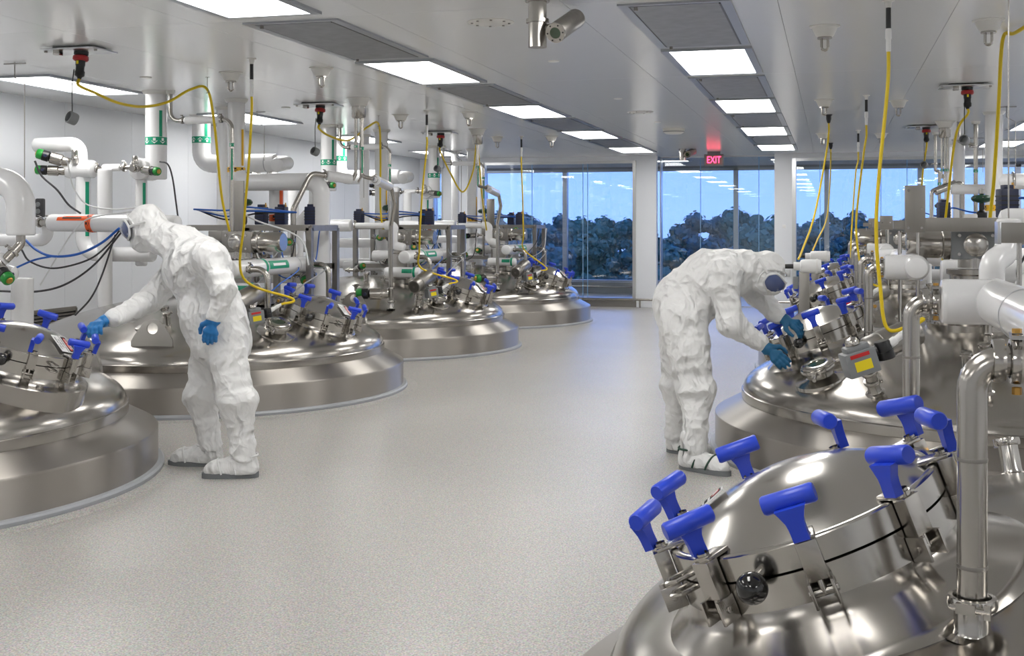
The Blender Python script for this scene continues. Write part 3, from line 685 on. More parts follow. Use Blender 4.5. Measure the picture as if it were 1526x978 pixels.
def control_valve(p, label, sc=1.):
    t = thing('control_valve', label, 'valve', p); p = Vector(p)
    MB().lathe([(0, 0), (.05 * sc, 0), (.06 * sc, .03 * sc), (.06 * sc, .09 * sc), (.03 * sc, .12 * sc), (.03 * sc, .2 * sc), (0, .2 * sc)], p, seg=20).obj('body', 'black', t)
    MB().lathe([(.02 * sc, .2 * sc), (.10 * sc, .22 * sc), (.12 * sc, .245 * sc), (.12 * sc, .26 * sc), (.10 * sc, .285 * sc), (.04 * sc, .3 * sc), (0, .3 * sc)], p, seg=24).obj('diaphragm_case', 'dark_green', t)
    MB().lathe([(.02 * sc, .3 * sc), (.035 * sc, .31 * sc), (.035 * sc, .36 * sc), (0, .37 * sc)], p, seg=16).obj('positioner', 'polish', t)
    for k in range(8):
        a = k * PI / 4; hexbolt(MB(), p + Vector((.11 * sc * math.cos(a), .11 * sc * math.sin(a), .262 * sc)), (0, 0, 1), .009 * sc, .01 * sc).obj('bolt', 'satin', t)
def instrument(T, sx, label, x, y, lean, K=1.4, up=.24, mo=(0, 0, 0), KM=None):
    # motor cylinder on a clamp, grey junction box with yellow label, black gland and white plug
    def S(l): return [(a * K, b * K) for a, b in l]
    p, n = dome_pt(x, y); p = p + Vector((T[0], T[1], 0)); t = thing('level_instrument', label, 'instrument', p)
    m = MB(); ferrule(m, p, n, .036, .07); triclamp(m, p + n * .07, n, .036, True, .6); triclamp(m, p + n * .135, n, .036, True, 2.4); m.lathe([(.034, .07), (.034, up)], p, n, 20); m.obj('clamp_neck', 'polish', t)
    h = p + n * up; d = Vector(lean[0]).normalized(); h0 = h; h = h + Vector(mo); K0 = K; K = KM or K
    c = MB().lathe(S([(0, -.06), (.05, -.06), (.056, -.05), (.056, .0), (.06, .004), (.06, .15), (.056, .155), (.056, .185), (.045, .19), (0, .19)]), h, d, 32).obj('motor_housing', 'satin', t)
    for r in (.014, .024, .034): MB().lathe(S([(r, -.0615), (r + .004, -.0615)]), h, d, 24).obj('cooling_slot', 'black', c)
    MB().lathe(S([(.0605, .05), (.061, .052), (.061, .11), (.0605, .112)]), h, d, 32, a0=.3, a1=2.2).obj('rating_plate', 'label_white', c)
    h = h0; K = K0
    b = h + Vector(lean[1]); u = Vector(lean[2]).normalized(); v = Vector((0, 0, 1)); v = (v - u * v.dot(u)).normalized(); w = u.cross(v); M = Matrix((u, w, v)).transposed()
    bx = MB().box(b, (.13 * K, .085 * K, .10 * K), M=M).obj('junction_box', 'grey', t, bevel=.01)
    MB().box(b + v * .058 * K, (.10 * K, .06 * K, .03 * K), M=M).obj('box_lid', 'grey', bx, bevel=.014)
    MB().lathe(S([(.024, 0), (.03, .004), (.03, .014), (.022, .028), (0, .034)]), b + v * .072 * K - u * .01, v, 20).obj('indicator', 'polish', bx)
    f = -w if (-w).y < 0 else w
    o = b + f * .0435 * K; uu = u if u.cross(v).dot(f) > 0 else -u
    MB().prism(S([(-.035, -.028), (.035, -.028), (.035, .012), (-.035, .012)]), o, uu, v, .001).obj('label', 'label_yellow', bx, smooth=False)
    MB().prism(S([(-.045, .027), (.035, .027), (.035, .042), (-.045, .042)]), o, uu, v, .001).obj('nameplate', 'red', bx, smooth=False)
    e = u if u.x * 1 > 0 else -u; q = b + e * .065 * K + v * .02 * K
    MB().lathe(S([(.022, 0), (.026, .012)]), q, e, 16).obj('gland_neck', 'black', bx)
    q2 = q + e * .045 * K; MB().lathe(S([(0, -.04), (.036, -.04), (.036, -.01), (.032, -.008), (.032, .028), (.028, .034), (0, .034)]), q2, v, 20).obj('cable_gland', 'black', t)
    d2 = (e + v * .35).normalized(); MB().lathe(S([(.018, .03), (.018, .06), (.014, .062), (.014, .085), (.016, .088), (.009, .135), (0, .135)]), q2, d2, 16).obj('plug', 'white', t)
    return q2 + d2 * .13 * K, d2
def strain_relief(px, py, label, pts, drop=.0, m='yellow', r=.0105, black=False):
    p = ceil_at(px, py); t = thing('extension_cord', label, 'cord', p, 'yellow power cords')
    if not black:
        MB().lathe([(.035, 0), (.035, -.006), (.02, -.012), (.016, -.04), (.014, -.045)], p, seg=16).obj('ceiling_cup', 'cup', t)
        MB().lathe([(.014, -.04), (.0145, -.16), (.013, -.165)], p, seg=14).obj('grip', 'black', t)
        MB().lathe([(.0145, -.163), (.017, -.17), (.017, -.22), (.014, -.225), (.014, -.29), (.011, -.295)], p, seg=14).obj('sleeve', 'white', t); z0 = .29
    else:
        MB().lathe([(.04, 0), (.04, -.01), (.03, -.014), (.03, -.05), (.02, -.09), (.012, -.1)], p, seg=16).obj('grip', 'black', t); z0 = .09
    P = [p - Vector((0, 0, z0)), p - Vector((0, 0, z0 + .12))] + [Vector(q) for q in pts]
    MB().tube(smooth_path(P, 10), r, 10).obj('cable', m, t); return t
def outlet(px, py, label, pts, hook=None, sx=1):
    p = ceil_at(px, py); t = thing('power_socket', label, 'socket', p, 'ceiling power sockets')
    MB().box(p - Vector((0, 0, .02)), (.44, .30, .012)).obj('mounting_plate', 'frame_steel', t, bevel=.003)
    MB().box(p - Vector((0, 0, .008)), (.3, .2, .014)).obj('spacer', 'grey', t, smooth=False)
    for a in (-1, 1): MB().lathe([(0, -.014), (.012, -.014), (.012, .0), (0, 0)], p + Vector((a * .205, -.1, -.026)), seg=10).obj('bolt', 'tube', t)
    MB().box(p + Vector((-.09, -.12, -.045)), (.05, .05, .04)).obj('box', 'tube', t, bevel=.004)
    c = p + Vector((.02, 0, 0)); d = Vector((0, -.12, -1)).normalized()
    Q = lambda l: [(r * .85, .02 + (h - .02) * .64) for r, h in l]
    MB().lathe(Q([(.06, .02), (.06, .06), (.055, .075), (.05, .08)]), c, d, 20).obj('socket', 'black', t)
    MB().lathe(Q([(.05, .078), (.064, .085), (.066, .12), (.058, .135), (.045, .14)]), c, d, 20).obj('socket_cover', 'red_plug', t)
    MB().lathe(Q([(.040, .13), (.040, .19), (.036, .2), (.036, .25), (.043, .265), (.04, .31), (.022, .325), (.014, .35)]), c, d, 18).obj('plug', 'black', t)
    MB().box(c + d * .108 + Vector((0, -.036, 0)), (.016, .004, .024)).obj('rating_tag', 'label_yellow', t, smooth=False)
    e = c + d * .225
    MB().tube([c + d * .16 + Vector((-.028, -.03, 0)), e + Vector((-.032, -.04, -.05)), e + Vector((-.03, -.04, -.25))], .004, 6).obj('lanyard', 'black', t)
    q = e + Vector((-.03, -.04, -.29)); MB().lathe([(0, -.03), (.042, -.03), (.045, -.02), (.045, .03), (.04, .034), (.035, .034), (.035, -.01), (0, -.01)], q, (-.4, -.8, .3), 20).obj('dust_cap', 'grey', t)
    P = [e, e + d * .05] + [Vector(x) for x in pts]
    o = MB().tube(smooth_path(P, 10), .0115, 10).obj('extension_cord', 'yellow'); tag(o, label.replace('black and red plug in a', 'yellow cord draped from the').replace('ceiling socket', 'ceiling plug'), 'cord', 'yellow power cords')
    if hook is not None:
        h = Vector(hook); k = thing('cord_hook', 'thin ceiling hook holding yellow cord ' + label.split('socket ')[-1], 'hook', (h.x, h.y, ZC), 'ceiling cord hooks')
        MB().tube([(h.x, h.y, ZC), (h.x, h.y, h.z + .02), (h.x + .015, h.y, h.z - .012), (h.x - .012, h.y, h.z - .018)], .004, 6).obj('wire', 'tube', k); MB().lathe([(.02, 0), (.02, -.004), (0, -.004)], (h.x, h.y, ZC), seg=12).obj('plate', 'tube', k)
def wire_hanger(px, py, z, label):
    p = ceil_at(px, py); t = thing('wire_hanger', label, 'hanger', p, 'thin ceiling hangers')
    m = MB().tube([p + Vector((-.1, 0, -.01)), p + Vector((.1, 0, -.01))], .005, 6); m.obj('crossbar', 'satin', t)
    MB().tube([p, p - Vector((0, 0, .12)), p - Vector((-.05, 0, .15)), p - Vector((-.09, 0, .17)), Vector((p.x + .09, p.y, z))], .0045, 6).obj('wire', 'satin', t)
# ------------------------------------------------------------------ the wall-side stations
def frame_rack(nm, label, X0, X1, Y0, Y1, T, z=1.50, w=.055, plate=None):
    t = thing('steel_rack', label, 'frame', ((X0 + X1) / 2, (Y0 + Y1) / 2, .6))
    def bm(a, b, n='beam'): MB().bar(a, b, w).obj(n, 'satin', t, smooth=False)
    for y in (Y0, Y1): bm((X0, y, z), (X1, y, z))
    for x in (X0, X1, (X0 + X1) / 2): bm((x, Y0, z - .002), (x, Y1, z - .002))
    bm((X0, Y1, 1.12), (X1, Y1, 1.12)); bm((X0, Y0, 1.0), (X0 + .5, Y0, 1.0))
    for x in (X0, (X0 + X1) / 2, X1):
        for y in (Y0, Y1):
            r = math.hypot(x - T[0], y - T[1]); b = zd(r) if r < 1.64 else (.3 if r < 1.86 else 0)
            bm((x, y, b), (x, y, z), 'post')
    if plate: MB().box(plate, (.13, .02, .5)).obj('upright_plate', 'satin', t, bevel=.004)
    return t
def agitator(T, sx, label, ax, ay=-.2, top=1.30, sc=1.):
    x, y = T[0] + ax, T[1] + ay; z0 = zd(math.hypot(ax, ay)) + .10; zf = z0 - .14
    t = thing('agitator_drive', label, 'agitator', (x, y, z0))
    MB().lathe([(.17, 0), (.17, .02), (.15, .03), (.15, .22), (.17, .23), (.17, .26), (0, .26)], (x, y, z0), seg=36).obj('lantern', 'tube', t)
    for a in (0, 1, 2, 3):
        d = Vector((math.cos(a * PI / 2 - PI / 2 + .3), math.sin(a * PI / 2 - PI / 2 + .3), 0)); MB().box(Vector((x, y, z0 + .125)) + d * .146, (.012, .13, .13), rz=math.atan2(d.y, d.x)).obj('window_plate', 'satin', t, smooth=False)
    MB().lathe([(.30, 0), (.30, .05), (.24, .06), (.235, .10), (.26, .105), (.26, .135), (.17, .14)], (x, y, zf), seg=48).obj('flange', 'tube', t)
    for i in range(12):
        a = i * PI / 6; hexbolt(MB(), Vector((x + .28 * math.cos(a), y + .28 * math.sin(a), zf + .05)), (0, 0, 1), .014, .014).obj('bolt', 'tube', t)
    zb = z0 + .27
    MB().lathe([(.10, 0), (.10, .07), (0, .07)], (x, y, zb), seg=28).obj('spigot', 'polish', t)
    MB().box((x, y, zb + .15), (.30, .2, .19)).obj('gearbox', 'satin' if sx > 0 else 'grey', t, bevel=.012)
    MB().lathe([(.075, .1), (.075, .112), (.06, .12), (.0, .12)], (x, y, zb + .15), (0, -1, 0), 24).obj('gearbox_cover', 'polish', t)
    for i in range(4): hexbolt(MB(), Vector((x + (.1 if i % 2 else -.1), y - .1, zb + .15 + (.06 if i > 1 else -.06))), (0, -1, 0), .012, .01).obj('bolt', 'polish', t)
    d = Vector((sx, 0, 0)); MB().lathe([(.10, .15), (.10, .19), (.085, .2), (.09, .22), (.09, .40), (.08, .42), (0, .42)], (x, y, zb + .15), d, 28).obj('motor', 'tube', t)
    MB().box(Vector((x, y - .02, zb + .2)) - d * .22, (.14, .12, .1)).obj('terminal_box', 'satin', t, bevel=.006)
    return zb + .15
AG = .48
for k in (1, 2, 3):
    T = LT[k]; dx = T[0] + 5.62; Y = T[1]; nick = 'over ' + LN[k]
    near = lambda s_: s_ + ' by ' + LN[k]
    # thick riser with green band, stub and valve
    xa, ya = -6.255, Y + .12
    P = Pipe(near('thick white riser pipe with green arrow band'), (xa, ya, 1.9)); P.collar((xa, ya, ZC), .105)
    P.white([(xa, ya, ZC), (xa, ya, 1.98)], .10); P.band((xa, ya, 2.33), (0, 0, 1), .10, .075, up=-1); P.tape((xa, ya, 2.37), (xa, ya, 2.62), .10, (.9, -.6, 0), .03)
    P.white([(xa - .10, ya + .1, 2.06), (xa - .10, ya - .14, 2.06)], .105); P.steel([(xa - .1, ya - .14, 2.06), (xa - .1, ya - .26, 2.06)], .03); P.clamp((xa - .1, ya - .22, 2.06), (0, 1, 0), .03)
    P.valve(Vector((xa - .02, ya - .2, 2.05)), (.9, -.35, -.1), 1.); P.cap((xa - .1, ya - .2, 2.08), (0, 0, 1), .028, .1)
    P.white([(xa - .13, ya - .05, 1.99), (xa - .13, ya - .05, 1.15)], .055); P.tape((xa - .13, ya - .05, 1.2), (xa - .13, ya - .05, 1.93), .055, (.9, -.5, 0), .03)
    # steel line from the ceiling with a jacketed middle
    xs_, ys_ = -6.09, Y + .10; x2 = -5.44 + (0 if k == 1 else .03)
    P = Pipe(near('bent steel line with short white sleeve'), (xs_, ys_, 1.0)); P.collar((xs_, ys_, ZC), .035)
    zz = 2.52
    P.steel([(xs_, ys_, ZC), (xs_, ys_, zz), (x2, ys_, zz), (x2, ys_, 1.02)], .021, .09); P.white([(xs_ + .17, ys_, zz), (x2 - .14, ys_, zz)], .036); P.clamp((xs_ + .13, ys_, zz), (1, 0, 0), .024); P.clamp((x2 - .11, ys_, zz), (1, 0, 0), .024)
    P.band((x2, ys_, 2.28), (0, 0, 1), .021, .03, cnt=4); P.tape((x2, ys_, 1.95), (x2, ys_, 2.24), .021, (.5, -.8, 0), .014)
    # risers C, D, B behind
    xc, yc = -5.87, Y + .98
    if k == 1:
        xe = at(479, 290, yc).x; zh = zat(xc, yc, 272)
        P = Pipe('big white pipe dropping, running level and dropping again behind standing worker', (xc, yc, .6)); P.collar((xc, yc, ZC), .095)
        P.white([(xc, yc, ZC), (xc, yc, zh), (xe, yc, zh), (xe, yc, rest_z(xe, yc))], .088, .14); P.band((xc, yc, 2.02 + .07), (0, 0, 1), .088, .05, 'yellow_tape', 'ink', -1); P.tape((xc, yc, 2.13), (xc, yc, 2.5), .088, (.95, -.3, 0), .03, 'yellow_tape')
        xo = at(412, 320, Y + 1.15).x
        P = Pipe('short white pipe with orange flow band behind the tank frame', (xo, Y + 1.15, 1.2)); P.white([(xo, Y + 1.15, zh), (xo, Y + 1.15, 1.28)], .075); P.band((xo, Y + 1.15, 1.60), (0, 0, 1), .075, .07, 'orange', 'ink', -1, 7); P.tape((xo, Y + 1.15, 1.63), (xo, Y + 1.15, 1.9), .075, (.95, -.4, 0), .045, 'orange')
        xw = at(455, 300, yc + .8).x
        P = Pipe('crooked white pipe peeking behind the big level white pipe', (xw, yc + .8, 1.0)); P.white([(xw + .12, yc + .8, 1.9), (xw + .12, yc + .8, 1.72), (xw - .1, yc + .8, 1.5), (xw - .1, yc + .8, 1.0)], .07, .2)
    else:
        P = Pipe(near('white riser pipe with yellow flow band'), (xc, yc, .7)); P.collar((xc, yc, ZC), .095); P.white([(xc, yc, ZC), (xc, yc, rest_z(xc, yc))], .088); P.band((xc, yc, 1.62), (0, 0, 1), .088, .07, 'yellow_tape', 'ink', -1); P.tape((xc, yc, 1.68), (xc, yc, 2.0), .088, (.95, -.3, 0), .03, 'yellow_tape')
    xd, yd = -6.40, Y + 1.67
    P = Pipe(near('slim white riser pipe'), (xd, yd, .0)); P.collar((xd, yd, ZC), .075); P.white([(xd, yd, ZC), (xd, yd, rest_z(xd, yd, .04))], .07)
    xb, yb = -7.12, Y + 2.45
    if k < 3:
        P = Pipe(near('white riser with upward green arrows turning level'), (xb, yb, 1.9)); P.collar((xb, yb, ZC), .11); P.white([(xb, yb, ZC), (xb, yb, 2.24), (xb + .95, yb, 2.24)], .105, .15); P.band((xb, yb, 2.52), (0, 0, 1), .105, .075); P.tape((xb, yb, 2.56), (xb, yb, 2.76), .105, (.9, -.5, 0), .04)
        P.white([(xb + .97, yb, 2.24), (xb + 1.12, yb, 2.24), (xb + 1.12, yb - .3, 2.2)], .08, .1); P.ring((xb + .85, yb, 2.24), (1, 0, 0), .105)
    # insulated valve block left of the thick riser
    xk, yk = -6.92, Y - .1
    P = Pipe(near('white capped valve block with green tipped actuators'), (xk, yk, 1.0))
    zb = 2.06
    P.white([(xk - .14, yk, zb), (xk + .12, yk, zb)], .085, rnd=.03); P.white([(xk - .02, yk, zb + .02), (xk - .02, yk, zb + .24), (xk - .5, yk, zb + .24)], .07, .1); P.steel([(xk + .1, yk, zb), (xk + .24, yk, zb)], .024); P.clamp((xk + .17, yk, zb), (1, 0, 0), .028)
    P.white([(xk + .26, yk - .02, zb + .01), (xa - .24, yk - .02, zb + .01)], .034); P.clamp((xa - .19, yk - .02, zb + .01), (1, 0, 0), .03); P.steel([(xa - .24, yk - .02, zb + .01), (xa - .1, yk - .02, zb + .01)], .02)
    P.valve((xk - .1, yk - .05, zb + .06), (-.8, -.45, .28), 1.25); P.valve((xk - .14, yk - .06, zb - .02), (-.9, -.4, .05), 1.1); P.cap((xk - .02, yk - .08, zb + .05), (0, 0, 1), .03, .13)
    P.white([(xk + .0, yk + .02, zb - .08), (xk + .0, yk + .02, 1.25), (xk + .75, yk + .02, 1.25)], .07, .16); P.tape((xk + .0, yk + .02, 1.42), (xk + .0, yk + .02, zb - .12), .07, (.95, -.4, 0), .04)
    xv = xk + .32
    P.white([(xv, yk - .1, zb - .02), (xv, yk - .1, rest_z(xv, yk - .1))], .068)
    # level pipe with orange band
    if k != 1:
        P = Pipe(near('level white pipe with orange flow band'), (xk, Y - .35, 1.4)); P.white([(xk + .15, Y - .3, 1.52), (xk + 1.15, Y - .3, 1.52)], .075); P.band((xk + .75, Y - .3, 1.52), (1, 0, 0), .075, .06, 'orange', 'ink', 1, 7)
        P.clamp((xk + 1.21, Y - .3, 1.52), (1, 0, 0), .03); P.white([(xk + 1.22, Y - .3, 1.52), (xk + 1.6, Y - .3, 1.52)], .035); P.white([(xk + 1.62, Y - .3, 1.52), (xk + 1.72, Y - .3, 1.52), (xk + 1.72, Y - .3, 1.28), (xk + 1.85, Y - .3, 1.24)], .06, .06)
    # support frame with solenoid boxes
    fr = frame_rack('f', near('grey steel pipe rack'), -6.0 + dx, -4.72 + dx, Y + .35, Y + .95, T, plate=(-5.45 + dx, Y + .31, 1.70))
    for i, x in enumerate((-5.95, -5.28, -4.98) if k != 1 else (-5.52, -5.30, -4.98)):
        solenoid((x + dx, Y + .35 + (.6 if i == 1 else .0) if k != 1 else Y + .93, 1.53), 'navy solenoid box on frame, %s from aisle, ' % ORD[2 - i] + nick, .2 * (i - 1))
    control_valve((-5.75 + dx, Y + .95, 1.53), 'dark green control valve on the frame ' + nick, .9)
    a0 = Vector((-5.95 + dx, Y + .35, 1.62)); 
    for i, (m, c, r) in enumerate((('blue_hose', 'blue', .008), ('white_hose', 'white', .007), ('blue_hose', 'second blue', .008), ('black', 'black', .008))):
        hose('%s air hose looped between solenoid boxes %s' % (c, nick), [a0 + Vector((0, .02 * i, .06)), a0 + Vector((.3, .1, .05 - .03 * i)), a0 + Vector((.55, .25 * (i % 2), .08 - .02 * i)), a0 + Vector((.95, .3, .03))], r, m)
    for i, (m, c) in enumerate((('black', 'black'), ('white_hose', 'clear white'), ('blue_hose', 'blue'), ('grey', 'grey'))):
        x = -5.6 + .27 * i + dx
        hose('%s tube hanging under the frame %s' % (c, nick), [(x, Y + .4, 1.5), (x + .1, Y + .3, 1.25 - .03 * i), (x + .3, Y + .2, 1.12), (x + .35, Y - .1 - .1 * i, 1.0), (x + .33, Y - .25 - .1 * i, .93)], .007, m)
    # insulated line parallel to the aisle with two elbows down to the dome
    xp = -4.85 + dx; yp0, yp1 = Y - .92, Y + .62; zp = 1.15
    P = Pipe(near('level white jacketed line with green label'), (xp, Y, .7))
    P.white([(xp, yp0, zp), (xp, yp1, zp)], .077, rnd=.03); P.ring((xp, Y + .28, zp), (0, 1, 0), .077); P.band((xp, Y - .40, zp), (0, 1, 0), .077, .04, 'green', 'green'); P.tape((xp, Y - .36, zp), (xp, Y + .02, zp), .077, (.95, -.1, .3), .075, 'green', txt='label_white')
    for ye in (Y - .78, Y + .30 + .17):
        xe = xp + .27; zz = zd(math.hypot(xe - T[0], ye - T[1])) + .02
        P.steel([(xp + .07, ye, zp), (xe, ye, zp), (xe, ye, zz)], .027, .11); P.clamp((xp + .105, ye, zp), (1, 0, 0), .028); m = ferrule(MB(), Vector((xe, ye, zz - .02)), (0, 0, 1), .032, .07); triclamp(m, Vector((xe, ye, zz + .05)), (0, 0, 1), .032); m.obj('dome_ferrule', 'polish', P.t)
    P.white([(xp - .12, Y + .25, zp - .02), (xp - .85, Y + .25, zp - .02)], .07)
    P = Pipe(near('lower white jacketed stub with green bands'), (xp - .1, Y - .55, .93)); P.white([(xp - .38, Y - .5, .955), (xp + .02, Y - .5, .955)], .062, rnd=.03); P.band((xp - .02, Y - .5, .955), (1, 0, 0), .062, .03, 'green', 'green'); P.tape((xp - .17, Y - .5, .955), (xp - .04, Y - .5, .955), .062, (0, -1, .3), .05, 'green')
    P = Pipe(near('pair of level white pipes behind frame'), (-6, Y + 1.2, .9)); P.white([(-6.6, Y + 1.15, 1.0), (-5.1, Y + 1.15, 1.0)], .07); P.white([(-6.6, Y + 1.15, 1.28), (-5.3, Y + 1.15, 1.28)], .065); P.white([(-6.3, Y + .75, .98), (-5.7, Y + .75, .98), (-5.7, Y + .75, .80)], .065, .1)
    zg = agitator(T, 1, 'steel agitator drive with gearbox on ' + LN[k], AG)
    # ceiling line cluster feeding the next tank
    if k in (1, 2):
        xq, yq = -4.62 + .04 * (k - 1), Y + 1.2
        P = Pipe('bundle of thin steel tubes from ceiling cup ' + nick, (xq, yq, 2.0))
        MB().lathe([(.12, 0), (.12, -.006), (.105, -.014), (.078, -.075), (.07, -.08)], (xq, yq, ZC), seg=28).obj('ceiling_cup', 'cup', P.t)
        MB().lathe([(.07, -.08), (.07, -.19), (.058, -.205), (0, -.205)], (xq, yq, ZC), seg=28).obj('sleeve', 'tube', P.t)
        offs = [(-.035, 0), (-.012, -.03), (.012, .03), (.035, 0)] if k == 1 else [(0, 0)]
        zt = 2.02 if k == 1 else 2.05
        for i, (a, b) in enumerate(offs[:-1] if k == 1 else []): P.steel([(xq + a, yq + b, ZC - .2), (xq + a, yq + b, zt + .05 - .03 * i), (xq + a - .03, yq + b, zt - .02 - .02 * i)], .012, .03, seg=10); P.band((xq + a, yq + b, 2.32), (0, 0, 1), .012, .02, cnt=4)
        a, b = offs[-1]
        P.steel([(xq + a, yq + b, ZC - .2), (xq + a, yq + b, zt), (xq + a + .13, yq + b, zt - .03)], .02, .05); P.band((xq + a, yq + b, 2.3), (0, 0, 1), .02, .03, cnt=4); P.tape((xq + a, yq + b, 2.05), (xq + a, yq + b, 2.28), .02, (.5, -.8, 0), .014)
        # branch b down to the next tank
        TT = LT[k + 1]; xe, ye = TT[0] + .74, TT[1] - 1.28; ze = zd(math.hypot(.74, 1.28))
        s0 = Vector((xq + a + .13, yq + b, zt - .03)); s1 = Vector((xe + .05, ye - .12, zt - .07))
        P.white([s0 + (s1 - s0) * .12, s0 + (s1 - s0) * .85], .05); P.clamp(s0 + (s1 - s0) * .05, s1 - s0, .026); P.clamp(s0 + (s1 - s0) * .93, s1 - s0, .026)
        P.steel([s0 + (s1 - s0) * .85, s1, (s1.x + .02, s1.y + .05, zt - .24), (xe, ye, zt - .5), (xe, ye, ze + .03)], .025, .07); m = ferrule(MB(), Vector((xe, ye, ze - .01)), (0, 0, 1), .034, .08); triclamp(m, Vector((xe, ye, ze + .07)), (0, 0, 1), .034); m.obj('dome_ferrule', 'polish', P.t); P.clamp((xe, ye, ze + .22), (0, 0, 1), .03)
        P.valve(Vector((xe - .02, ye - .02, ze + .16)), (-.95, -.3, .0) if k == 1 else (-.6, -.8, 0), 1.5)
        if k == 1:
            r0 = Vector((xq - .07, yq, zt - .03)); l1 = Vector((-4.98, yq - .35, 2.04))
            P.white([r0 + (l1 - r0) * .05, r0 + (l1 - r0) * .6], .05); P.clamp(r0 + (l1 - r0) * .68, l1 - r0, .026)
            xl, yl = at(437, 440, 10.55).x, 10.55
            P.steel([r0 + (l1 - r0) * .6, l1, (xl, yl, zat(xl, yl, 312)), (xl, yl, zd(math.hypot(xl - T[0], yl - T[1])))], .027, .09)
    # small diaphragm valves among the rack pipes
    rv = random.Random(40 + k)
    spots = [(-5.75, .62, 1.36), (-5.35, .55, 1.22), (-5.05, .45, 1.38), (-4.9, .6, 1.05), (-5.6, .3, 1.08), (-5.9, .1, .95)]
    for i, (x, yy, z) in enumerate(spots):
        V = Pipe('small diaphragm valve, %s from wall, by %s' % (ORD[i], LN[k]), (x + dx, Y + yy, z), 'diaphragm_valve', 'valve', 'small valves on the racks')
        d = Vector((rv.uniform(-1, 1), rv.uniform(-1, -.3), rv.uniform(-.2, .6))).normalized(); q = Vector((x + dx, Y + yy, z))
        V.steel([q - Vector((.13, 0, 0)), q + Vector((.13, 0, 0))], .02); V.clamp(q - Vector((.09, 0, 0)), (1, 0, 0), .022, rv.uniform(0, 6)); V.clamp(q + Vector((.09, 0, 0)), (1, 0, 0), .022, rv.uniform(0, 6)); V.valve(q, d, rv.uniform(.8, 1.1))
    for i in range(5):
        x0 = rv.uniform(-6.0, -5.0) + dx; y0 = Y + rv.uniform(.2, .9); x1 = x0 + rv.uniform(.3, .8)
        hose('%s looped line under rack by %s' % (('black', 'grey', 'thin black', 'bright blue', 'white')[i], LN[k]), [(x0, y0, 1.5), (x0 + .08, y0 - .08, rv.uniform(1.15, 1.3)), ((x0 + x1) / 2, y0 - .1, rv.uniform(.98, 1.15)), (x1 - .05, y0 - .05, rv.uniform(1.1, 1.3)), (x1, y0, 1.47)], .0065, ('rubber', 'grey', 'rubber', 'blue_hose', 'white_hose')[i])
    # level instrument with its yellow cord
    e, d = instrument(T, 1, 'motor and grey junction box with yellow label on ' + LN[k], (.9 if k == 1 else .98), -1.05, ((.2, .9, .3), (.13, .02, -.04), (.6, .78, .12)), K=1.05, up=.2, mo=(-.02, -.02, .06), KM=1.5)
    px, py, mid = ((375, 87, [(371, 240), (364, 330), (363, 415)]), (636, 165, [(629, 290), (625, 370), (628, 400)]), (777, 203, [(779, 300), (780, 350), (781, 372)]))[k - 1]
    pc = ceil_at(px, py); pts = [at(a, b, pc.y + (e.y - pc.y) * f) for (a, b), f in zip(mid, (.12, .45, .8))]
    strain_relief(px, py, 'straight yellow ceiling cord to instrument on ' + LN[k], pts + [e + d * .12 + Vector((0, 0, -.01)), e])
# cords from the sockets
outlet(118, 72, 'black and red plug in a ceiling socket above standing worker', [at(143, 139, 7.65), at(175, 153, 8.0), at(212, 159, 8.4), at(250, 152, 8.75), at(285, 133, 9.0), (-5.226, 9.13, 2.70), at(320, 190, 9.3), at(330, 290, 9.5), at(342, 345, 9.62)], (-5.226, 9.13, 2.69))
outlet(475, 154, 'black and red plug in a ceiling socket near bundled steel tubes', [at(492, 203, 11.6), at(520, 209, 12.0), at(547, 190, 12.5), (-5.122, 12.85, 2.71), at(567, 230, 13.2), at(567, 310, 13.5), at(573, 356, 13.65)], (-5.122, 12.85, 2.70))
h = onz(711, 213, 2.74)
outlet(655, 196, 'black and red plug in a ceiling socket nearest windows, wall side', [at(672, 260, 15.5), at(690, 286, 15.8), at(705, 255, 16.2), h, at(718, 290, 17.0), at(725, 343, 17.6)], h)
for px, py, z, l in ((22, 93, 1.9, 'near the valve block beside standing worker'), (383, 166, 2.25, 'above the level white pipe'), (533, 196, 1.9, 'near the bundled steel tubes'), (680, 224, 1.6, 'before the glazed wall')): wire_hanger(px, py, z, 'thin bent wire hanger from ceiling ' + l)
# ------------------------------------------------------------------ pipes in the corner left of the standing worker
Yq = 7.6
P = Pipe('large white elbow pipe turning down above tank the standing worker touches', at(31, 348, Yq)); p = at(31, 348, Yq)
zt = zat(p.x, Yq, 270)
P.white([(p.x - .9, Yq, zt), (p.x, Yq, zt), (p.x, Yq, p.z)], .105, .2); P.steel([(p.x, Yq, p.z), (p.x, Yq, p.z - .08), (p.x - .06, Yq - .1, p.z - .2)], .034, .06); P.clamp((p.x - .03, Yq - .05, p.z - .14), (-.4, -.6, -.7), .036)
P.white([(p.x - .07, Yq - .11, p.z - .19), (p.x - .3, Yq - .12, p.z - .28)], .05); P.valve((p.x - .12, Yq - .18, p.z - .2), (.75, -.3, -.45), 1.2); P.white([(p.x - .6, Yq, 1.16), (p.x - .09, Yq, 1.16)], .065, rnd=.05)
P.white([(p.x - .22, Yq + .3, 1.1), (p.x - .22, Yq + .3, .02)], .085)
Yq = 8.9
P = Pipe('level white pipe with orange label and black arrow beside standing worker', at(80, 333, Yq)); a, b = at(78, 332, Yq), at(262, 334, Yq)
P.white([a, b], .076, rnd=.03); P.band(at(138, 333, Yq), (1, 0, 0), .076, .055, 'orange', 'ink', 1, 7); P.tape(at(92, 333, Yq), at(136, 333, Yq), .076, (0, -.8, .6), .05, 'orange', txt='ink'); P.steel([a, a - Vector((.2, 0, 0))], .03); P.clamp(a - Vector((.05, 0, 0)), (1, 0, 0), .032); P.clamp(a - Vector((.13, 0, 0)), (1, 0, 0), .032)
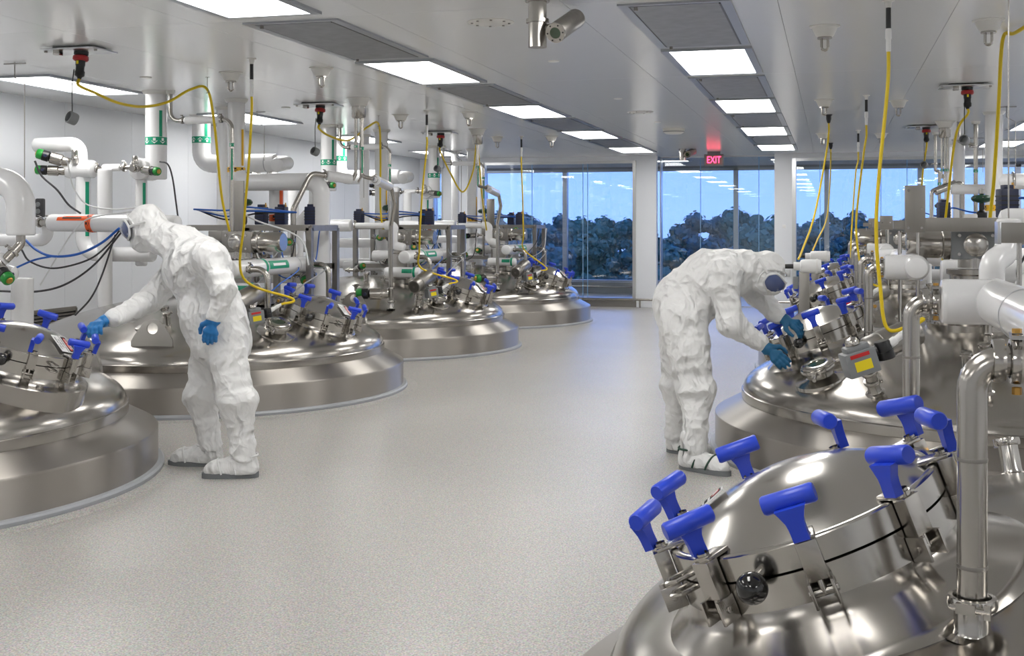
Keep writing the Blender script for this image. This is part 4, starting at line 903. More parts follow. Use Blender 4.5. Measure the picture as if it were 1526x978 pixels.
P = Pipe('small white elbow pipe under the orange labelled pipe', at(60, 355, 9.0)); q = at(70, 358, 9.0); P.white([(q.x, 9.0, q.z + .16), (q.x, 9.0, q.z), (q.x - .5, 9.0, q.z)], .055, .09)
t = thing('pressure_switch', 'black two-button switch box on the wall pipes', 'switch', at(60, 324, 8.98)); q = at(60, 310, 8.98)
MB().box(q, (.07, .06, .17)).obj('body', 'rubber', t, bevel=.015)
for dz in (-.03, .03): MB().lathe([(.022, 0), (.022, .008), (0, .012)], q + Vector((.0, -.03, dz)), (0, -1, 0), 16).obj('button', 'grey', t)
for lab, m, r, pts in (('blue air hose drooping beside standing worker', 'blue_hose', .011, [(38, 358), (55, 373), (78, 382), (115, 379), (150, 363), (178, 340)]), ('short blue air hose joining the drooping one', 'blue_hose', .009, [(20, 401), (50, 388), (78, 382)]),
                   ('black cable drooping just under the blue hose', 'rubber', .008, [(32, 372), (45, 390), (80, 400), (130, 388), (160, 366), (178, 344)]), ('long black cable sagging toward tank', 'rubber', .009, [(0, 434), (50, 435), (95, 425), (140, 395), (182, 345)]),
                   ('black cable hanging to the wall vent', 'rubber', .008, [(112, 470), (135, 445), (152, 410), (172, 350)]), ('black control cable from valve block', 'rubber', .009, [(52, 240), (62, 262), (85, 283), (102, 305), (120, 318)]), ('thin clear hose under valve block', 'white_hose', .006, [(100, 240), (110, 280), (130, 305), (170, 312), (215, 308)]),
                   ('white hose crossing in front of orange label', 'white_hose', .006, [(60, 425), (90, 375), (110, 345), (135, 325), (200, 315)])):
    hose(lab, [at(a, b, 8.75) for a, b in pts], r, m)
hose('dark cable curving from green tipped valve beside hooded worker', [at(238, 241, 9.7), at(250, 245, 9.7), at(257, 265, 9.75), at(262, 300, 9.9), at(266, 330, 10.1)], .008, 'rubber')
hose('white signal cable arching over the frame behind standing worker', [at(348, 311, 10.2), at(385, 330, 10.2), at(430, 345, 10.1), at(452, 362, 10.1), at(460, 395, 10.0)], .008, 'white_hose')
# ------------------------------------------------------------------ the stooping worker's row
for k in range(4):
    T = RT[k]; nick = 'by ' + RN[k]; Y = T[1]
    xp = T[0] - .56; zp = 1.265; y0, y1 = Y - .72, Y + 1.22; xe = T[0] - .84
    P = Pipe('white jacketed line with twin steel elbows ' + nick, (xp, Y, .7))
    P.white([(xp, y0 - (.35 if k == 0 else 0), zp), (xp, y1 + .06, zp)], .078, rnd=.05); P.ring((xp, Y + .55, zp), (0, 1, 0), .078)
    for ye in (Y - .66, Y + 1.18):
        zz = zd(math.hypot(xe - T[0], ye - Y)); P.white([(xp, ye, zp), (xp - .17, ye, zp)], .078)
        P.steel([(xp - .16, ye, zp), (xe, ye, zp), (xe, ye, zz)], .0285, .12)
        c = MB(); triclamp(c, Vector((xp - .20, ye, zp)), (1, 0, 0), .034, True, 1.57); triclamp(c, Vector((xp - .232, ye, zp)), (1, 0, 0), .032, False); c.obj('pipe_clamp', 'polish', P.t)
        for s_ in (-1, 1): hexbolt(MB(), Vector((xp - .20, ye - .01, zp + s_ * .05)), (0, 0, s_), .009, .014).obj('clamp_nut', 'brass', P.t)
        for z in (.86, 1.07): MB().lathe([(.0287, -.004), (.0296, 0), (.0287, .004)], (xe, ye, z), seg=20).obj('weld_seam', 'satin', P.t)
        m = MB(); ferrule(m, Vector((xe, ye, zz - .01)), (0, 0, 1), .034, .06); triclamp(m, Vector((xe, ye, zz + .055)), (0, 0, 1), .036, True, 3.6); m.obj('dome_ferrule', 'polish', P.t)
    MB().tube([(xp + .05, Y + .8, zp + .07), (xp + .05, Y + .8, 1.5)], .008, 8).obj('hanger_rod', 'polish', P.t)
    if k == 0: continue
    ax = (0, -.17, -.40, -.38)[k]
    agitator(T, -1, 'dark gearbox agitator drive on ' + RN[k], ax)
    x, y = T[0] + ax, Y - .2
    # support beam with upright plate
    t = thing('support_bracket', 'grey steel beam with upright end plate ' + nick, 'beam', (T[0] - .2, Y - .3, 1.45))
    xl = at(1363, 334, Y - .15).x if k == 1 else T[0] - .62
    yb = Y - .42
    xl = at(1363, 334, yb).x if k == 1 else T[0] - .55
    MB().bar((xl, yb, 1.53), (xl + .95, yb, 1.53), .06, .088).obj('beam', 'satin', t, bevel=.004)
    MB().box((xl, yb - .036, 1.63 if k == 1 else 1.55), (.125, .012, .30 if k == 1 else .14)).obj('end_plate', 'satin', t, bevel=.003)
    for a, b in (((-.04, .12), (-.04, -.12), (.04, -.12), (.04, .0)) if k == 1 else ((-.04, -.08), (.04, -.08))): hexbolt(MB(), Vector((xl + a, yb - .042, 1.63 + b)), (0, -1, 0), .009, .006).obj('bolt', 'polish', t)
    MB().bar((xl - .13, yb, 1.53), (xl - .03, yb, 1.53), .05, .05).obj('beam_stub', 'satin', t)
    for dx in (-.09, .02, .8): MB().tube([(xl + dx, yb, 1.49), (xl + dx, yb, zd(math.hypot(xl + dx - T[0], yb - Y)))], .012, 8).obj('stay_rod', 'polish', t)
    P = Pipe('white elbow and stub cluster under the beam ' + nick, (T[0] + .3, Y - .3, .9))
    P.white([(T[0] + .22, Y - .75, 1.62), (T[0] + .22, Y - .75, 1.25), (T[0] + .02, Y - .9, 1.18), (T[0] + .02, Y - .9, 1.0)], .065, .12); P.white([(T[0] - .3, Y + .5, 1.18), (T[0] + .9, Y + .5, 1.18)], .10); P.white([(T[0] - .1, Y + .3, 1.1), (T[0] - .1, Y + .3, .86)], .045); P.white([(T[0] - .35, Y + .75, .98), (T[0] + .4, Y + .75, .98)], .06)
    P.valve((T[0] + .5, Y - .6, 1.3), (-.3, -.9, .2), 1.2)
    # level instrument and cord
    e, d = instrument(T, -1, 'motor and grey junction box with yellow label on ' + RN[k], -.82, -1.27, ((.75, .45, .28), (-.04, -.15, .02), (.85, .30, .28)), up=.2, mo=(.07, .06, .09))
    px, py, mid = ((1324, 0, [(1321, 150), (1306, 320), (1312, 430), (1325, 492)]), (1291, 142, [(1287, 230), (1276, 330), (1281, 390), (1286, 416)]), (1279, 194, [(1275, 260), (1270, 330), (1268, 372), (1272, 390)]))[k - 1]
    pc = ceil_at(px, py); pts = [at(a, b, pc.y + (e.y - pc.y) * f) for (a, b), f in zip(mid, (.1, .4, .7, .9))]
    strain_relief(px, py, 'straight yellow ceiling cord to instrument on ' + RN[k], pts + ([e + d * .1, e] if k == 1 else [e]))
    # capped inspection lamp on the manway side
    lx, ly = T[0] - .62, Y - .98
    q, n = dome_pt(-.62, -.98)
    # spare lifted cable and hoses
    for i, (m, c) in enumerate((('white_hose', 'white'), ('rubber', 'black'))):
        hose('%s cable looping beside the agitator on %s' % (c, RN[k]), [(x + .2, y - .05, 1.6), (x + .32, y - .2, 1.45), (x + .22, y - .26 - .05 * i, 1.25), (x + .26, y - .15, 1.1), (x + .2, y + .02, 1.0)], .008, m)
    solenoid((T[0] + .0, yb, 1.575), 'navy blue solenoid box on the beam ' + nick, .3)
    control_valve((T[0] + .36, yb, 1.575), 'dark green control valve on the beam ' + nick, .85)
    hose('blue air hose lying along the beam ' + nick, [(T[0] + .03, yb + .05, 1.66), (T[0] + .1, yb + .1, 1.70), (T[0] + .25, yb + .08, 1.66), (T[0] + .40, yb + .05, 1.64)], .008, 'blue_hose')
# white housed inspection lamps on boxes by the far manways
for px0, px1, py, Yl, k, r in ((1192, 1224, 397, 11.75, 2, .068), (1207, 1237, 382, 15.6, 3, .068)):
    T = RT[k]; a, b = at(px0, py, Yl), at(px1, py, Yl); d = (b - a).normalized(); L = (b - a).length; base = (a + b) / 2
    rr = math.hypot(base.x - .06 - T[0], Yl - T[1]); zb = zd(rr) if rr < 1.64 else .3
    t = thing('inspection_lamp', 'white cylindrical inspection lamp with black cap on ' + RN[k], 'lamp', (base.x - .06, Yl, zb))
    MB().lathe([(0, -.06), (r * .6, -.06), (r * .62, 0), (r * .9, .01), (r, .03), (r, L * .75), (r * 1.06, L * .76), (r * 1.06, L * .84), (r * .98, L * .86), (r * .9, L), (0, L)], a, d, 28).obj('housing', 'white', t)
    MB().lathe([(0, -.14), (r * .35, -.14), (r * .35, -.06), (0, -.06)], a, d, 16).obj('cap', 'black', t)
    MB().lathe([(r * 1.065, L * .785), (r * 1.075, L * .8), (r * 1.065, L * .815)], a, d, 28).obj('rim', 'cup', t)
    MB().box((base.x - .06, Yl + .02, (zb + a.z) / 2 - .02), (.10, .09, a.z - zb - .06)).obj('stand_box', 'satin', t, bevel=.006)
    MB().box((base.x - .14, Yl - .01, a.z - .16), (.05, .06, .12)).obj('side_switch', 'grey', t, bevel=.006)
strain_relief(1235, 171, 'yellow cord from black ceiling grip to the nearer inspection lamp', [at(1231, 230, 13.9), at(1214, 320, 13.0), at(1196, 372, 12.2), at(1190, 386, 11.8)], black=True)
strain_relief(1238, 213, 'yellow cord from black ceiling grip to the farther inspection lamp', [at(1237, 270, 18.4), at(1232, 325, 17.4), at(1218, 358, 16.2), at(1211, 374, 15.65)], black=True)
outlet(1438, 126, 'black and red plug in a ceiling socket over far tank pipes', [at(1425, 200, 11.5), at(1413, 290, 11.9), at(1406, 360, 12.2), at(1404, 420, 12.5)], None)
outlet(1378, 187, 'black and red plug in a ceiling socket nearest windows, far side', [at(1375, 260, 16.2), at(1372, 320, 16.6), at(1374, 372, 17.0)], None)
# thick foreground cord looped through a ceiling eye
p = ceil_at(1497, 47)
o = MB().tube(smooth_path([at(1560, 20, 8.0), at(1526, 41, 8.1), at(1510, 50, 8.25), p - Vector((0, 0, .02)), p + Vector((-.02, .01, -.15)), at(1488, 160, 8.5), at(1481, 270, 8.7), at(1474, 350, 8.9), at(1480, 420, 9.0)], 10), .0125, 10).obj('extension_cord', 'yellow'); tag(o, 'thick yellow cord tied at the ceiling then dropping behind the beam', 'cord', 'yellow power cords')
# ------------------------------------------------------------------ risers beyond the stooping worker
def riser(px, py, r, z0, label, bands=()):
    p = ceil_at(px, py); z0 = max(z0, rest_z(p.x, p.y)); P = Pipe(label, (p.x, p.y, z0)); P.collar(p, r); P.white([p, (p.x, p.y, z0)], r)
    for z, m, k, up in bands: P.band((p.x, p.y, z), (0, 0, 1), r, .07, m, k, up)
    return P, p
P, p = riser(1481, 167, .096, .02, 'thick white riser pipe with side branch beyond the beam plate', ((1.72, 'yellow_tape', 'ink', -1),))
zb = zat(p.x, p.y, 271); P.white([(p.x + .05, p.y, zb), (p.x + 1.3, p.y, zb)], .09, rnd=.02); c = MB(); triclamp(c, (p.x + .2, p.y, zb), (1, 0, 0), .085, True); c.obj('pipe_clamp', 'polish', P.t); MB().tube([(p.x + .14, p.y, zb), (p.x + .26, p.y, zb)], .06, 20).obj('steel_spool', 'tube', P.t)
zl = zat(p.x, p.y, 281); P.white([(p.x - .08, p.y + .25, zl), (p.x - .42, p.y + .25, zl)], .058)
P, p = riser(1429, 208, .085, .02, 'white riser pipe standing before the far glazing'); 
P, p = riser(1413, 216, .06, .9, 'slim white riser pipe left of bundled tubes near glazing')
def steel_line(label, pts, r=.02, bands=(), R=.05, sleeve=None):
    P = Pipe(label, pts[-1]); P.steel(pts, r, R); 
    if abs(pts[0][2] - ZC) < .01: P.collar(pts[0], r * 1.7)
    for q in bands: P.band(q, (0, 0, 1), r, .035, cnt=4)
    return P
q = ceil_at(1394, 197); y = q.y; z1 = zat(q.x, y, 255); x2 = at(1400, 255, y).x
P = steel_line('thin steel line jogging sideways below the ceiling near far glazing', [q, Vector((q.x, y, z1)), Vector((x2, y, z1)), Vector((x2, y, 1.3))], .022, [(x2, y, zat(x2, y, 274))]); P.clamp((q.x, y, z1 + .1), (0, 0, 1), .024)
q = ceil_at(1408, 181); y = q.y
P = Pipe('steel tube bundle in white ceiling cup near far glazing', (q.x, y, 1.3)); MB().lathe([(.12, 0), (.12, -.006), (.105, -.014), (.078, -.075), (.07, -.08)], q, seg=28).obj('ceiling_cup', 'cup', P.t); MB().lathe([(.07, -.08), (.07, -.19), (.058, -.205), (0, -.205)], q, seg=28).obj('sleeve', 'tube', P.t)
zt = zat(q.x, y, 274)
for a in (-.035, .0, .035): P.steel([(q.x + a, y, ZC - .2), (q.x + a, y, zt + .1 + a)], .014, .03); P.band((q.x + a, y, zt + .17), (0, 0, 1), .014, .03, cnt=4)
P.steel([(q.x, y, zt + .12), (q.x, y, zt - .02), (q.x - .16, y - .1, zt - .09), (q.x - .17, y - .1, 1.3)], .024, .05, 'polish'); P.steel([(q.x + .1, y, zt - .02), (q.x + .2, y, zt + .02), (q.x + .2, y, 1.3)], .03, .08)
P.steel([(q.x - .12, y - .1, zt - .10), (q.x + .12, y - .02, zt)], .048, .05, 'polish', 'polished_sleeve')
q = ceil_at(1454, 181); y = q.y
P = steel_line('straight steel line with green band beside thick white riser', [q, Vector((q.x, y, 1.2))], .026, [(q.x, y, zat(q.x, y, 255))]); P.clamp((q.x - .02, y, 2.5), (0, 0, 1), .03); P.steel([(q.x - .2, y, ZC), (q.x - .2, y, 2.56), (q.x, y, 2.52)], .02, .05)
wire_hanger(1455, 205, 2.3, 'thin bent wire hanger from ceiling near thick riser'); wire_hanger(1500, 158, 1.95, 'thin wire hanger from ceiling beside the thick riser branch')
# nearer beam end and pipe at the picture edge side of the same row
t = thing('support_bracket', 'short grey beam end with white elbow pipe above tank stooping worker leans over', 'beam', (1.0, 5.6, 1.45)); a = at(1490, 347, 5.6)
MB().bar(a, (a.x + .7, 5.6, a.z), .09, .09).obj('beam', 'satin', t, bevel=.004); MB().box((a.x - .008, 5.6, a.z), (.016, .10, .10)).obj('end_cap', 'frame_steel', t, bevel=.003)
MB().tube([(a.x + .08, 5.6, a.z), (a.x + .08, 5.6, 1.24)], .011, 10).obj('stay_rod', 'polish', t)
MB().bar((a.x + .65, 5.6, a.z), (a.x + .65, 5.6, 0), .07).obj('post', 'satin', t)
for nm, x in (('A', 0),): pass
P = Pipe('white pipe bending under the short beam end', at(1495, 400, 6.3)); y = 6.3
P.white([at(1503, 330, y), at(1503, 375, y), at(1478, 392, y - .15), at(1478, 420, y - .15)], .06, .1); P.white([at(1526, 325, 6.5) + Vector((.4, 0, 0)), at(1500, 325, 6.5)], .05, .1, rnd=.04)
q = at(1503, 330, y); P.steel([q, Vector((q.x, q.y, ZC))], .004)
# ------------------------------------------------------------------ people: smooth-union distance fields turned into one skin
def sd_cone(P, a, b, ra, rb, fold=None):
    a = np.array(a, float); b = np.array(b, float); ab = b - a; L2 = ab @ ab
    t = np.clip(((P - a) @ ab) / L2, 0, 1); q = P - a - t[:, None] * ab; d = np.sqrt((q * q).sum(1)); r = ra + (rb - ra) * t
    if fold:
        amp, fr, ph = fold; w = P @ np.array((13., 9., 7.)) * .35 + ph
        s = np.sin(t * fr * PI * 2 + 1.3 * np.sin(w) + .9 * np.sin(P @ np.array((-21., 17., 5.)) * .5 + ph * 2)); r = r + amp * (1 - 2 * np.abs(s)) * np.sin(PI * np.clip(t, .02, .98)) ** .5
    return d - r
def sd_ell(P, c, r, M=None):
    q = P - np.array(c, float)
    if M is not None: q = q @ np.array(M)
    r = np.array(r, float); k0 = np.sqrt(((q / r) ** 2).sum(1)); k1 = np.sqrt(((q / r ** 2) ** 2).sum(1)) + 1e-9
    return k0 * (k0 - 1) / k1
def smin(a, b, k): h = np.clip(.5 + .5 * (b - a) / k, 0, 1); return b + (a - b) * h - k * h * (1 - h)
def crease(P, s, ph):
    x, y, z = P[:, 0] * s, P[:, 1] * s, P[:, 2] * s; o = 0
    wx = x + .10 * np.sin(5.1 * y + 3.3 * z + ph) + .06 * np.sin(11 * z - 7 * y); wy = y + .10 * np.sin(4.3 * z - 6.1 * x + ph * 2); wz = z + .08 * np.sin(6.7 * x + 4.9 * y - ph) + .04 * np.sin(13 * x - 9 * y)
    for i, (kx, ky, kz, w) in enumerate(((5, 3, 7, 1), (-7, 6, 9, .9), (13, -6, 4, .8), (4, 11, -13, .7), (-15, 10, 8, .6), (9, 14, 17, .5))):
        m = np.clip(.5 + 1.2 * np.sin((ky * wx - kx * wz) * .45 + i * 2.1 + ph) * np.sin((kz * wy + kx * wx) * .37 + i), 0, 1)
        o = o + w * m * (1 - np.abs(np.sin(kx * wx + ky * wy + kz * wz + ph + i * 1.7))) ** 3
    return .5 - o / 1.6
def surface(fn, lo, hi, h):
    lo = np.array(lo, float); n = np.ceil((np.array(hi) - lo) / h).astype(int) + 1
    ax = [lo[i] + h * np.arange(n[i]) for i in range(3)]
    V = np.empty(n)
    for i in range(n[0]):
        g = np.stack(np.meshgrid([ax[0][i]], ax[1], ax[2], indexing='ij'), -1).reshape(-1, 3); V[i] = fn(g).reshape(n[1], n[2])
    neg = V < 0
    c = np.zeros(n - 1, int); sl = [(slice(a, n[0] - 1 + a), slice(b, n[1] - 1 + b), slice(d, n[2] - 1 + d)) for a in (0, 1) for b in (0, 1) for d in (0, 1)]
    for s in sl: c += neg[s]
    act = (c > 0) & (c < 8); idx = -np.ones(n - 1, int); ijk = np.argwhere(act); idx[act] = np.arange(len(ijk))
    acc = np.zeros((len(ijk), 3)); cnt = np.zeros(len(ijk)); cor = [(a, b, d) for a in (0, 1) for b in (0, 1) for d in (0, 1)]
    for u in range(8):
        for v in range(u + 1, 8):
            du = np.array(cor[v]) - np.array(cor[u])
            if np.abs(du).sum() != 1: continue
            p, q = ijk + cor[u], ijk + cor[v]; a, b = V[p[:, 0], p[:, 1], p[:, 2]], V[q[:, 0], q[:, 1], q[:, 2]]; m = (a < 0) != (b < 0)
            t = np.where(m, a / np.where(m, a - b, 1), 0); acc += (m[:, None]) * (p + t[:, None] * du); cnt += m
    verts = lo + h * acc / cnt[:, None]; faces = []
    for d in range(3):
        o1, o2 = [(1, 2), (2, 0), (0, 1)][d]; s0 = [slice(1, -1)] * 3; s0[d] = slice(0, -1); s1 = list(s0); s1[d] = slice(1, None); s0 = tuple(s0); s1 = tuple(s1)
        A, B = neg[s0], neg[s1]; e = np.argwhere(A != B); off = np.array([1, 1, 1]); off[d] = 0; e = e + off
        fl = neg[e[:, 0], e[:, 1], e[:, 2]]
        def ix(da, db): q = e.copy(); q[:, o1] -= da; q[:, o2] -= db; return idx[q[:, 0], q[:, 1], q[:, 2]]
        Q = np.stack([ix(1, 1), ix(0, 1), ix(0, 0), ix(1, 0)], 1); Q[~fl] = Q[~fl][:, ::-1]; faces.append(Q)
    return verts, np.concatenate(faces)
def skin(name, fn, lo, hi, h, m, parent, smooth_iter=1):
    v, f = surface(fn, lo, hi, h); me = bpy.data.meshes.new(name); o0 = np.array(WL[parent.name]); me.from_pydata((v - o0).tolist(), [], f.tolist()); me.validate()
    for p in me.polygons: p.use_smooth = True
    me.materials.append(MT[m]); o = bpy.data.objects.new(name, me); COL.objects.link(o); o.parent = parent; WL[o.name] = WL[parent.name].copy()
    return o
def glove(name, m, parent, wrist, knuckle, up, curl, side, spread=.16, sc=1., grip=None):
    # wrist -> knuckle axis, `up` is the back of the hand, side=+1 thumb to the right of the axis
    w = np.array(wrist, float); k = np.array(knuckle, float); f = (k - w) / np.linalg.norm(k - w); w = w + f * .04; k = w + f * .085; f = k - w; L = np.linalg.norm(f); f /= L; u = np.array(up, float); u -= f * (u @ f); u /= np.linalg.norm(u); s = np.cross(f, u) * side
    prims = [(w - f * .05, w + f * .01, .043, .036)]
    for i in range(4): off = (i - 1.5) * .021; prims.append((w + f * .015 + s * off * .7, k + s * -off, .02, .0165)); 
    lens = (.082, .095, .088, .068)
    for i in range(4):
        off = -(i - 1.5) * .0215 * -1; b = k + s * -off * 1.0; ang = 0; p = b; d0 = f + s * (-(off) * spread * 8)
        for j, fr in enumerate((.45, .32, .26)):
            ang += curl[i] * (1, 1.1, .8)[j]; d = d0 / np.linalg.norm(d0) * math.cos(ang) - u * math.sin(ang); q = p + d * lens[i] * fr * sc; prims.append((p, q, .0125 - .001 * j, .0115 - .001 * j)); p = q
    tb = w + f * .03 + s * .03; t1 = tb + (s * .75 + f * .6 - u * .35) / 1.05 * .045; t2 = t1 + (s * .25 + f * .9 - u * .35) * .034; t3 = t2 + (f * .9 - u * .4 - s * .1) * .026
    prims += [(tb, t1, .019, .0145), (t1, t2, .0145, .012), (t2, t3, .012, .011)]
    def fn(P):
        d = None
        for a, b, r1, r2 in prims: e = sd_cone(P, a, b, r1, r2); d = e if d is None else smin(d, e, .009)
        return d
    allp = np.array([p for pr in prims for p in pr[:2]]); return skin(name, fn, allp.min(0) - .05, allp.max(0) + .05, .0042, m, parent)
def boot(parent, heel, toe, straps='strap', h=.10):
    a = np.array(heel, float); b = np.array(toe, float); f = b - a; L = np.linalg.norm(f); f /= L; s = np.cross(f, (0, 0, 1.))
    z = np.array((0, 0, 1.))
    def fn(P):
        q = P - a; x = q @ f; y = q @ s; zz = P[:, 2]
        d = sd_cone(P, a + z * .075 + f * .02, a + z * .062 + f * (L - .07), .062, .052); d = smin(d, sd_cone(P, a + z * .07 + f * .05, a + z * .20 + f * .03, .062, .066), .06)
        d = smin(d, sd_cone(P, a + z * .05 + f * .0 , a + z * .045 + f * (L - .03), .045, .045), .03)
        d = np.maximum(d, .022 - zz); return d + .004 * crease(P, 2.2, 1.)
    lo = np.minimum(a, b) - .12; hi = np.maximum(a, b) + .12; lo[2] = 0; hi[2] = .28
    bt = skin('boot_cover', fn, lo, hi, .007, 'suit', parent)
    n = 28; out = []
    for i in range(n):
        t = 2 * PI * i / n; c_, s_ = math.cos(t), math.sin(t); wd = .050 + .005 * c_; out.append((L / 2 - .012 + (L / 2 + .038) * math.copysign(abs(c_) ** .75, c_), wd * math.copysign(abs(s_) ** .75, s_)))
    MB().prism(out, Vector(a) + Vector((0, 0, .001 - a[2])), f, Vector((-f[1], f[0], 0)), .032).obj('sole', 'sole', bt)
    for o1, zt in ((.30, .1), (.62, .085)):
        c = a + f * L * o1; m = MB(); pts = []
        for i in range(13):
            t = PI * i / 12; pts.append(Vector(c + s * math.cos(t) * .068 + z * (.03 + math.sin(t) * (.115 - .05 * o1)) + f * .03 * math.sin(t)))
        m.tube(pts, .0065, 6); m.obj('strap', straps, bt)
    m = MB(); pts = [Vector(a + f * .035 + f * .078 * math.cos(t) + s * .076 * math.sin(t) + z * .135) for t in [2 * PI * i / 20 for i in range(21)]]; m.tube(pts, .0065, 6); m.obj('ankle_strap', straps, bt)
    return bt
def person(label, base, J, group=None):
    t = thing('person', label, 'person', base)
    return t
# ---- standing worker
Y1 = 6.55
def W1(px, py, dy=0.): return np.array(at(px, py, Y1 + dy))
t1_ = person('worker in white coverall and hood, leaning to grip a blue tank handle', (-3.72, 6.55, 0), None)
hipL, hipR = W1(333, 510, -.09), W1(318, 508, .10); kL, kR = W1(354, 608, -.12), W1(303, 600, .12); aL = np.array((-3.43, 6.42, .14)); aR = np.array((-3.80, 6.67, .14))
shL, shR = W1(312, 385, -.20), W1(272, 390, .20); elL, elR = W1(334, 432, -.26), W1(226, 446, .08); wrL = W1(322, 470, -.27); wrR = W1(160, 477, -.36)
chest = W1(288, 400); waist = W1(318, 470); pelv = W1(326, 505); neck = W1(258, 358); head = W1(219, 334)
def body1(P):
    d = sd_ell(P, (chest + np.array((.02, 0, .0))), (.20, .235, .20)); d = smin(d, sd_cone(P, chest + np.array((.06, 0, .02)), waist, .165, .185, (.0022, 1.8, .3)), .08)
    d = smin(d, sd_ell(P, waist + np.array((.0, 0, -.02)), (.19, .215, .20)), .08); d = smin(d, sd_ell(P, pelv + np.array((.02, 0, -.02)), (.185, .21, .17)), .08)
    d = smin(d, sd_cone(P, shL, shR, .11, .11), .08); d = smin(d, sd_cone(P, neck + np.array((.09, 0, -.04)), neck, .115, .095, (.0022, 1.2, 1.)), .06)
    d = smin(d, sd_ell(P, head, (.128, .112, .135)), .035); d = smin(d, sd_cone(P, head + np.array((.04, 0, -.07)), neck + np.array((.03, 0, -.02)), .11, .125, (.0022, 1.5, 2.)), .04)
    d = smin(d, sd_ell(P, head + np.array((-.03, 0, -.115)), (.085, .085, .07)), .03)
    d = smin(d, sd_cone(P, shL, elL, .10, .078, (.0022, 2.4, .5)), .05); d = smin(d, sd_cone(P, elL, wrL, .078, .058, (.0022, 2.4, 1.5)), .03)
    d = smin(d, sd_cone(P, shR, elR, .10, .085, (.0022, 2.4, 2.5)), .05); d = smin(d, sd_cone(P, elR, wrR + np.array((.05, 0, .01)), .085, .062, (.0022, 3.0, 3.5)), .03)
    d = smin(d, sd_cone(P, hipL, kL, .135, .115, (.0022, 2.4, .2)), .06); d = smin(d, sd_cone(P, kL, aL, .098, .078, (.0022, 3.0, 1.2)), .022)
    d = smin(d, sd_cone(P, hipR, kR, .135, .112, (.0022, 2.4, 4.2)), .06); d = smin(d, sd_cone(P, kR, aR, .096, .076, (.0022, 3.0, 2.2)), .022)
    # blousing above the knee cuffs and at the wrists
    for k_, a_ in ((kL, aL), (kR, aR)): d = smin(d, sd_ell(P, k_ + np.array((0, 0, .05)), (.138, .138, .10)), .02)
    return d + .016 * crease(P, 1.3, .4) + .004 * crease(P, 3.0, 2.)
skin('body', body1, (-4.75, 5.95, .10), (-3.2, 7.05, 1.80), .009, 'suit', t1_)
glove('glove', 'glove', t1_, wrL + np.array((0, 0, .02)), wrL + np.array((-.03, -.01, -.10)), (.25, -1, 0), (.3, .33, .36, .4), 1)
hr = W1(134, 487, -.56); glove('glove', 'glove', t1_, wrR, wrR + (hr - wrR) / np.linalg.norm(hr - wrR) * .10, (-.1, -.3, 1), (.5, .55, .6, .65), 1)
boot(t1_, (-3.40, 6.45, 0), (-3.65, 6.36, 0)); boot(t1_, (-3.78, 6.70, 0), (-4.05, 6.64, 0))
# goggles, strap and elastic hood rim
def face_gear(t, head, R, fd, gu, off=.02):
    hd = Vector(head); fd = Vector(fd).normalized(); gu = Vector(gu); gu = (gu - fd * gu.dot(fd)).normalized(); gs = fd.cross(gu); R = Vector(R)
    def pt(a, b, o):      # a: sideways angle, b: up angle, on the head ellipsoid
        d = (fd * math.cos(a) * math.cos(b) + gs * math.sin(a) * math.cos(b) + gu * math.sin(b)).normalized()
        k = 1 / math.sqrt((d.x / R.x) ** 2 + (d.y / R.y) ** 2 + (d.z / R.z) ** 2); return hd + d * (k + o)
    g = MB(); n, m_ = 18, 6; A = 1.0
    def edge(a): return .40 * (1 - .25 * (abs(a) / A) ** 4) - (.10 if abs(a) < .16 else 0) * 0
    for i in range(n + 1):
        a = -A + 2 * A * i / n; e = .42 * math.sqrt(max(0.02, 1 - (abs(a) / A) ** 6))
        for j in range(m_ + 1): b = -e + 2 * e * j / m_; g.v.append(pt(a, b, off + .022 * (1 - (abs(a) / A) ** 2) * (1 - (abs(b) / .45) ** 2)))
    for i in range(n):
        for j in range(m_): q = i * (m_ + 1) + j; g.f.append((q, q + m_ + 1, q + m_ + 2, q + 1))
    go = g.obj('goggles', 'goggle', t)
    ring = [g.v[i * (m_ + 1)] for i in range(n + 1)] + [g.v[i * (m_ + 1) + m_] for i in range(n, -1, -1)]
    MB().tube(smooth_path(ring + [ring[0]], 2), .0075, 8).obj('goggle_rim', 'white_hose', go)
    for s_ in (-1, 1): MB().tube([pt(s_ * a, .02, off * .75) for a in [A + .9 * i / 6 for i in range(7)]], .009, 6).obj('goggle_strap', 'strap', go)
    MB().tube([pt(1.25 * math.cos(x), -.05 + .85 * math.sin(x), off * .35) for x in [2 * PI * i / 40 for i in range(41)]], .006, 6).obj('hood_rim', 'suit', t)
face_gear(t1_, head, (.128, .112, .135), (-.93, -.16, -.30), (0, 0, 1))
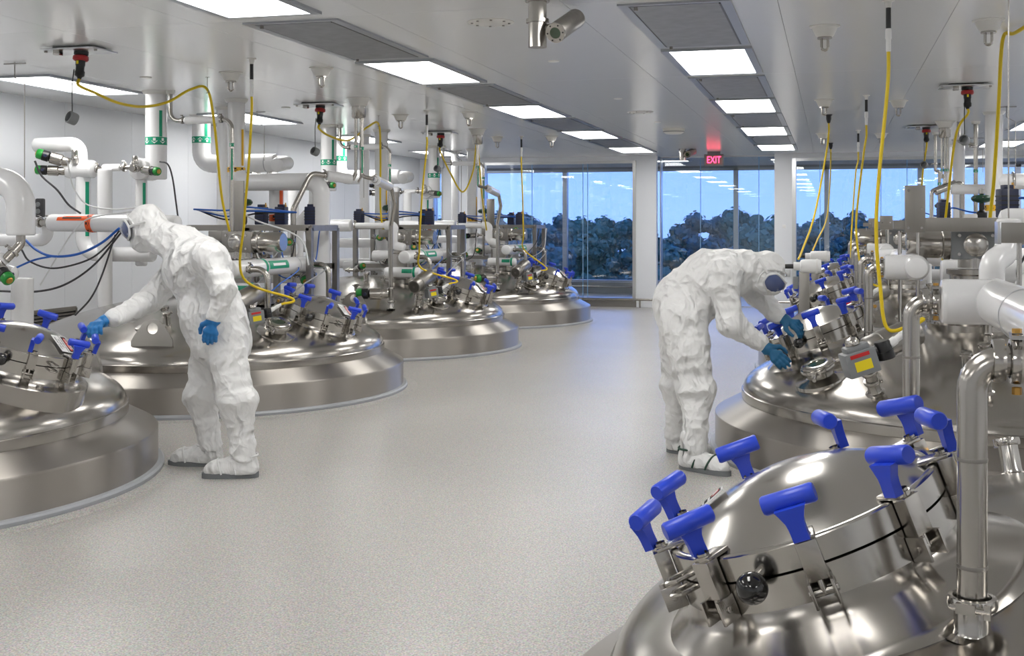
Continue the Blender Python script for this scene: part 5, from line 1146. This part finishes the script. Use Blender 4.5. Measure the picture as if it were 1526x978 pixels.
# ---- stooping worker
Y2 = 7.62
def W2(px, py, dy=0.): return np.array(at(px, py, Y2 + dy))
t2_ = person('worker in white coverall bending over an open tank with both gloved hands', (-.86, 7.6, 0), None)
hipR, hipL = W2(1018, 478, -.12), W2(1016, 474, .12); kR, kL = W2(1037, 590, -.17), W2(1012, 585, .14); aR = np.array(at(1036, 680, 7.34)); aL = np.array(at(1006, 655, 7.84)); aR[2] = .14; aL[2] = .14
shR, shL = W2(1078, 412, -.20), W2(1092, 405, .20); elR, elL = W2(1088, 482, -.22), W2(1130, 440, .22); wrR, wrL = W2(1134, 512, -.10), W2(1160, 472, .16)
mid = W2(1058, 418); low = W2(1020, 450); neck = W2(1110, 398); head = W2(1142, 402)
def body2(P):
    d = sd_ell(P, low, (.20, .205, .19)); d = smin(d, sd_cone(P, low, mid, .185, .19, (.0022, 1.8, .6)), .08); d = smin(d, sd_cone(P, mid, W2(1090, 408), .19, .15, (.0022, 1.2, 1.6)), .08)
    d = smin(d, sd_cone(P, shR, shL, .105, .105), .08); d = smin(d, sd_cone(P, W2(1090, 402), neck, .12, .10), .05)
    d = smin(d, sd_ell(P, head, (.125, .115, .13)), .035); d = smin(d, sd_cone(P, neck, head + np.array((-.01, 0, -.03)), .115, .115, (.0022, 1.2, 1.)), .03); d = smin(d, sd_ell(P, head + np.array((.02, -.01, -.09)), (.10, .095, .08)), .03)
    d = smin(d, sd_cone(P, shR, elR, .10, .085, (.0022, 2.4, 2.)), .05); d = smin(d, sd_cone(P, elR, wrR, .085, .06, (.0022, 2.4, .5)), .03)
    d = smin(d, sd_cone(P, shL, elL, .10, .085, (.0022, 2.4, 3.)), .05); d = smin(d, sd_cone(P, elL, wrL, .082, .06, (.0022, 2.4, 4.)), .03)
    d = smin(d, sd_cone(P, hipR, kR, .165, .118, (.0022, 3.0, .2)), .06); d = smin(d, sd_cone(P, kR, aR, .10, .078, (.0022, 3.0, 1.2)), .022)
    d = smin(d, sd_cone(P, hipL, kL, .165, .115, (.0022, 3.0, 2.2)), .06); d = smin(d, sd_cone(P, kL, aL, .096, .076, (.0022, 3.0, 3.2)), .022)
    for k_ in (kR, kL): d = smin(d, sd_ell(P, k_ + np.array((0, 0, .05)), (.142, .142, .10)), .02)
    return d + .016 * crease(P, 1.3, 3.4) + .004 * crease(P, 3.0, 5.)
skin('body', body2, (-1.35, 7.0, .10), (-.02, 8.25, 1.55), .009, 'suit', t2_)
glove('glove', 'glove2', t2_, wrR, wrR + (W2(1165, 538, -.12) - wrR) * .9, (-.15, -.85, .5), (.2, .15, .18, .22), -1, .3)
glove('glove', 'glove2', t2_, wrL, wrL + (W2(1182, 482, .12) - wrL) * 1.0, (.2, -.6, .75), (.45, .5, .55, .6), 1)
def B2(px, py, y): return tuple(onz(px, py, 0))
boot(t2_, (-.88, 7.38, 0), (-.62, 7.24, 0), 'strap_green'); boot(t2_, (-1.03, 7.90, 0), (-.78, 7.78, 0), 'strap_green')
face_gear(t2_, head, (.125, .115, .13), (.50, -.30, -.80), (.9, 0, .5))
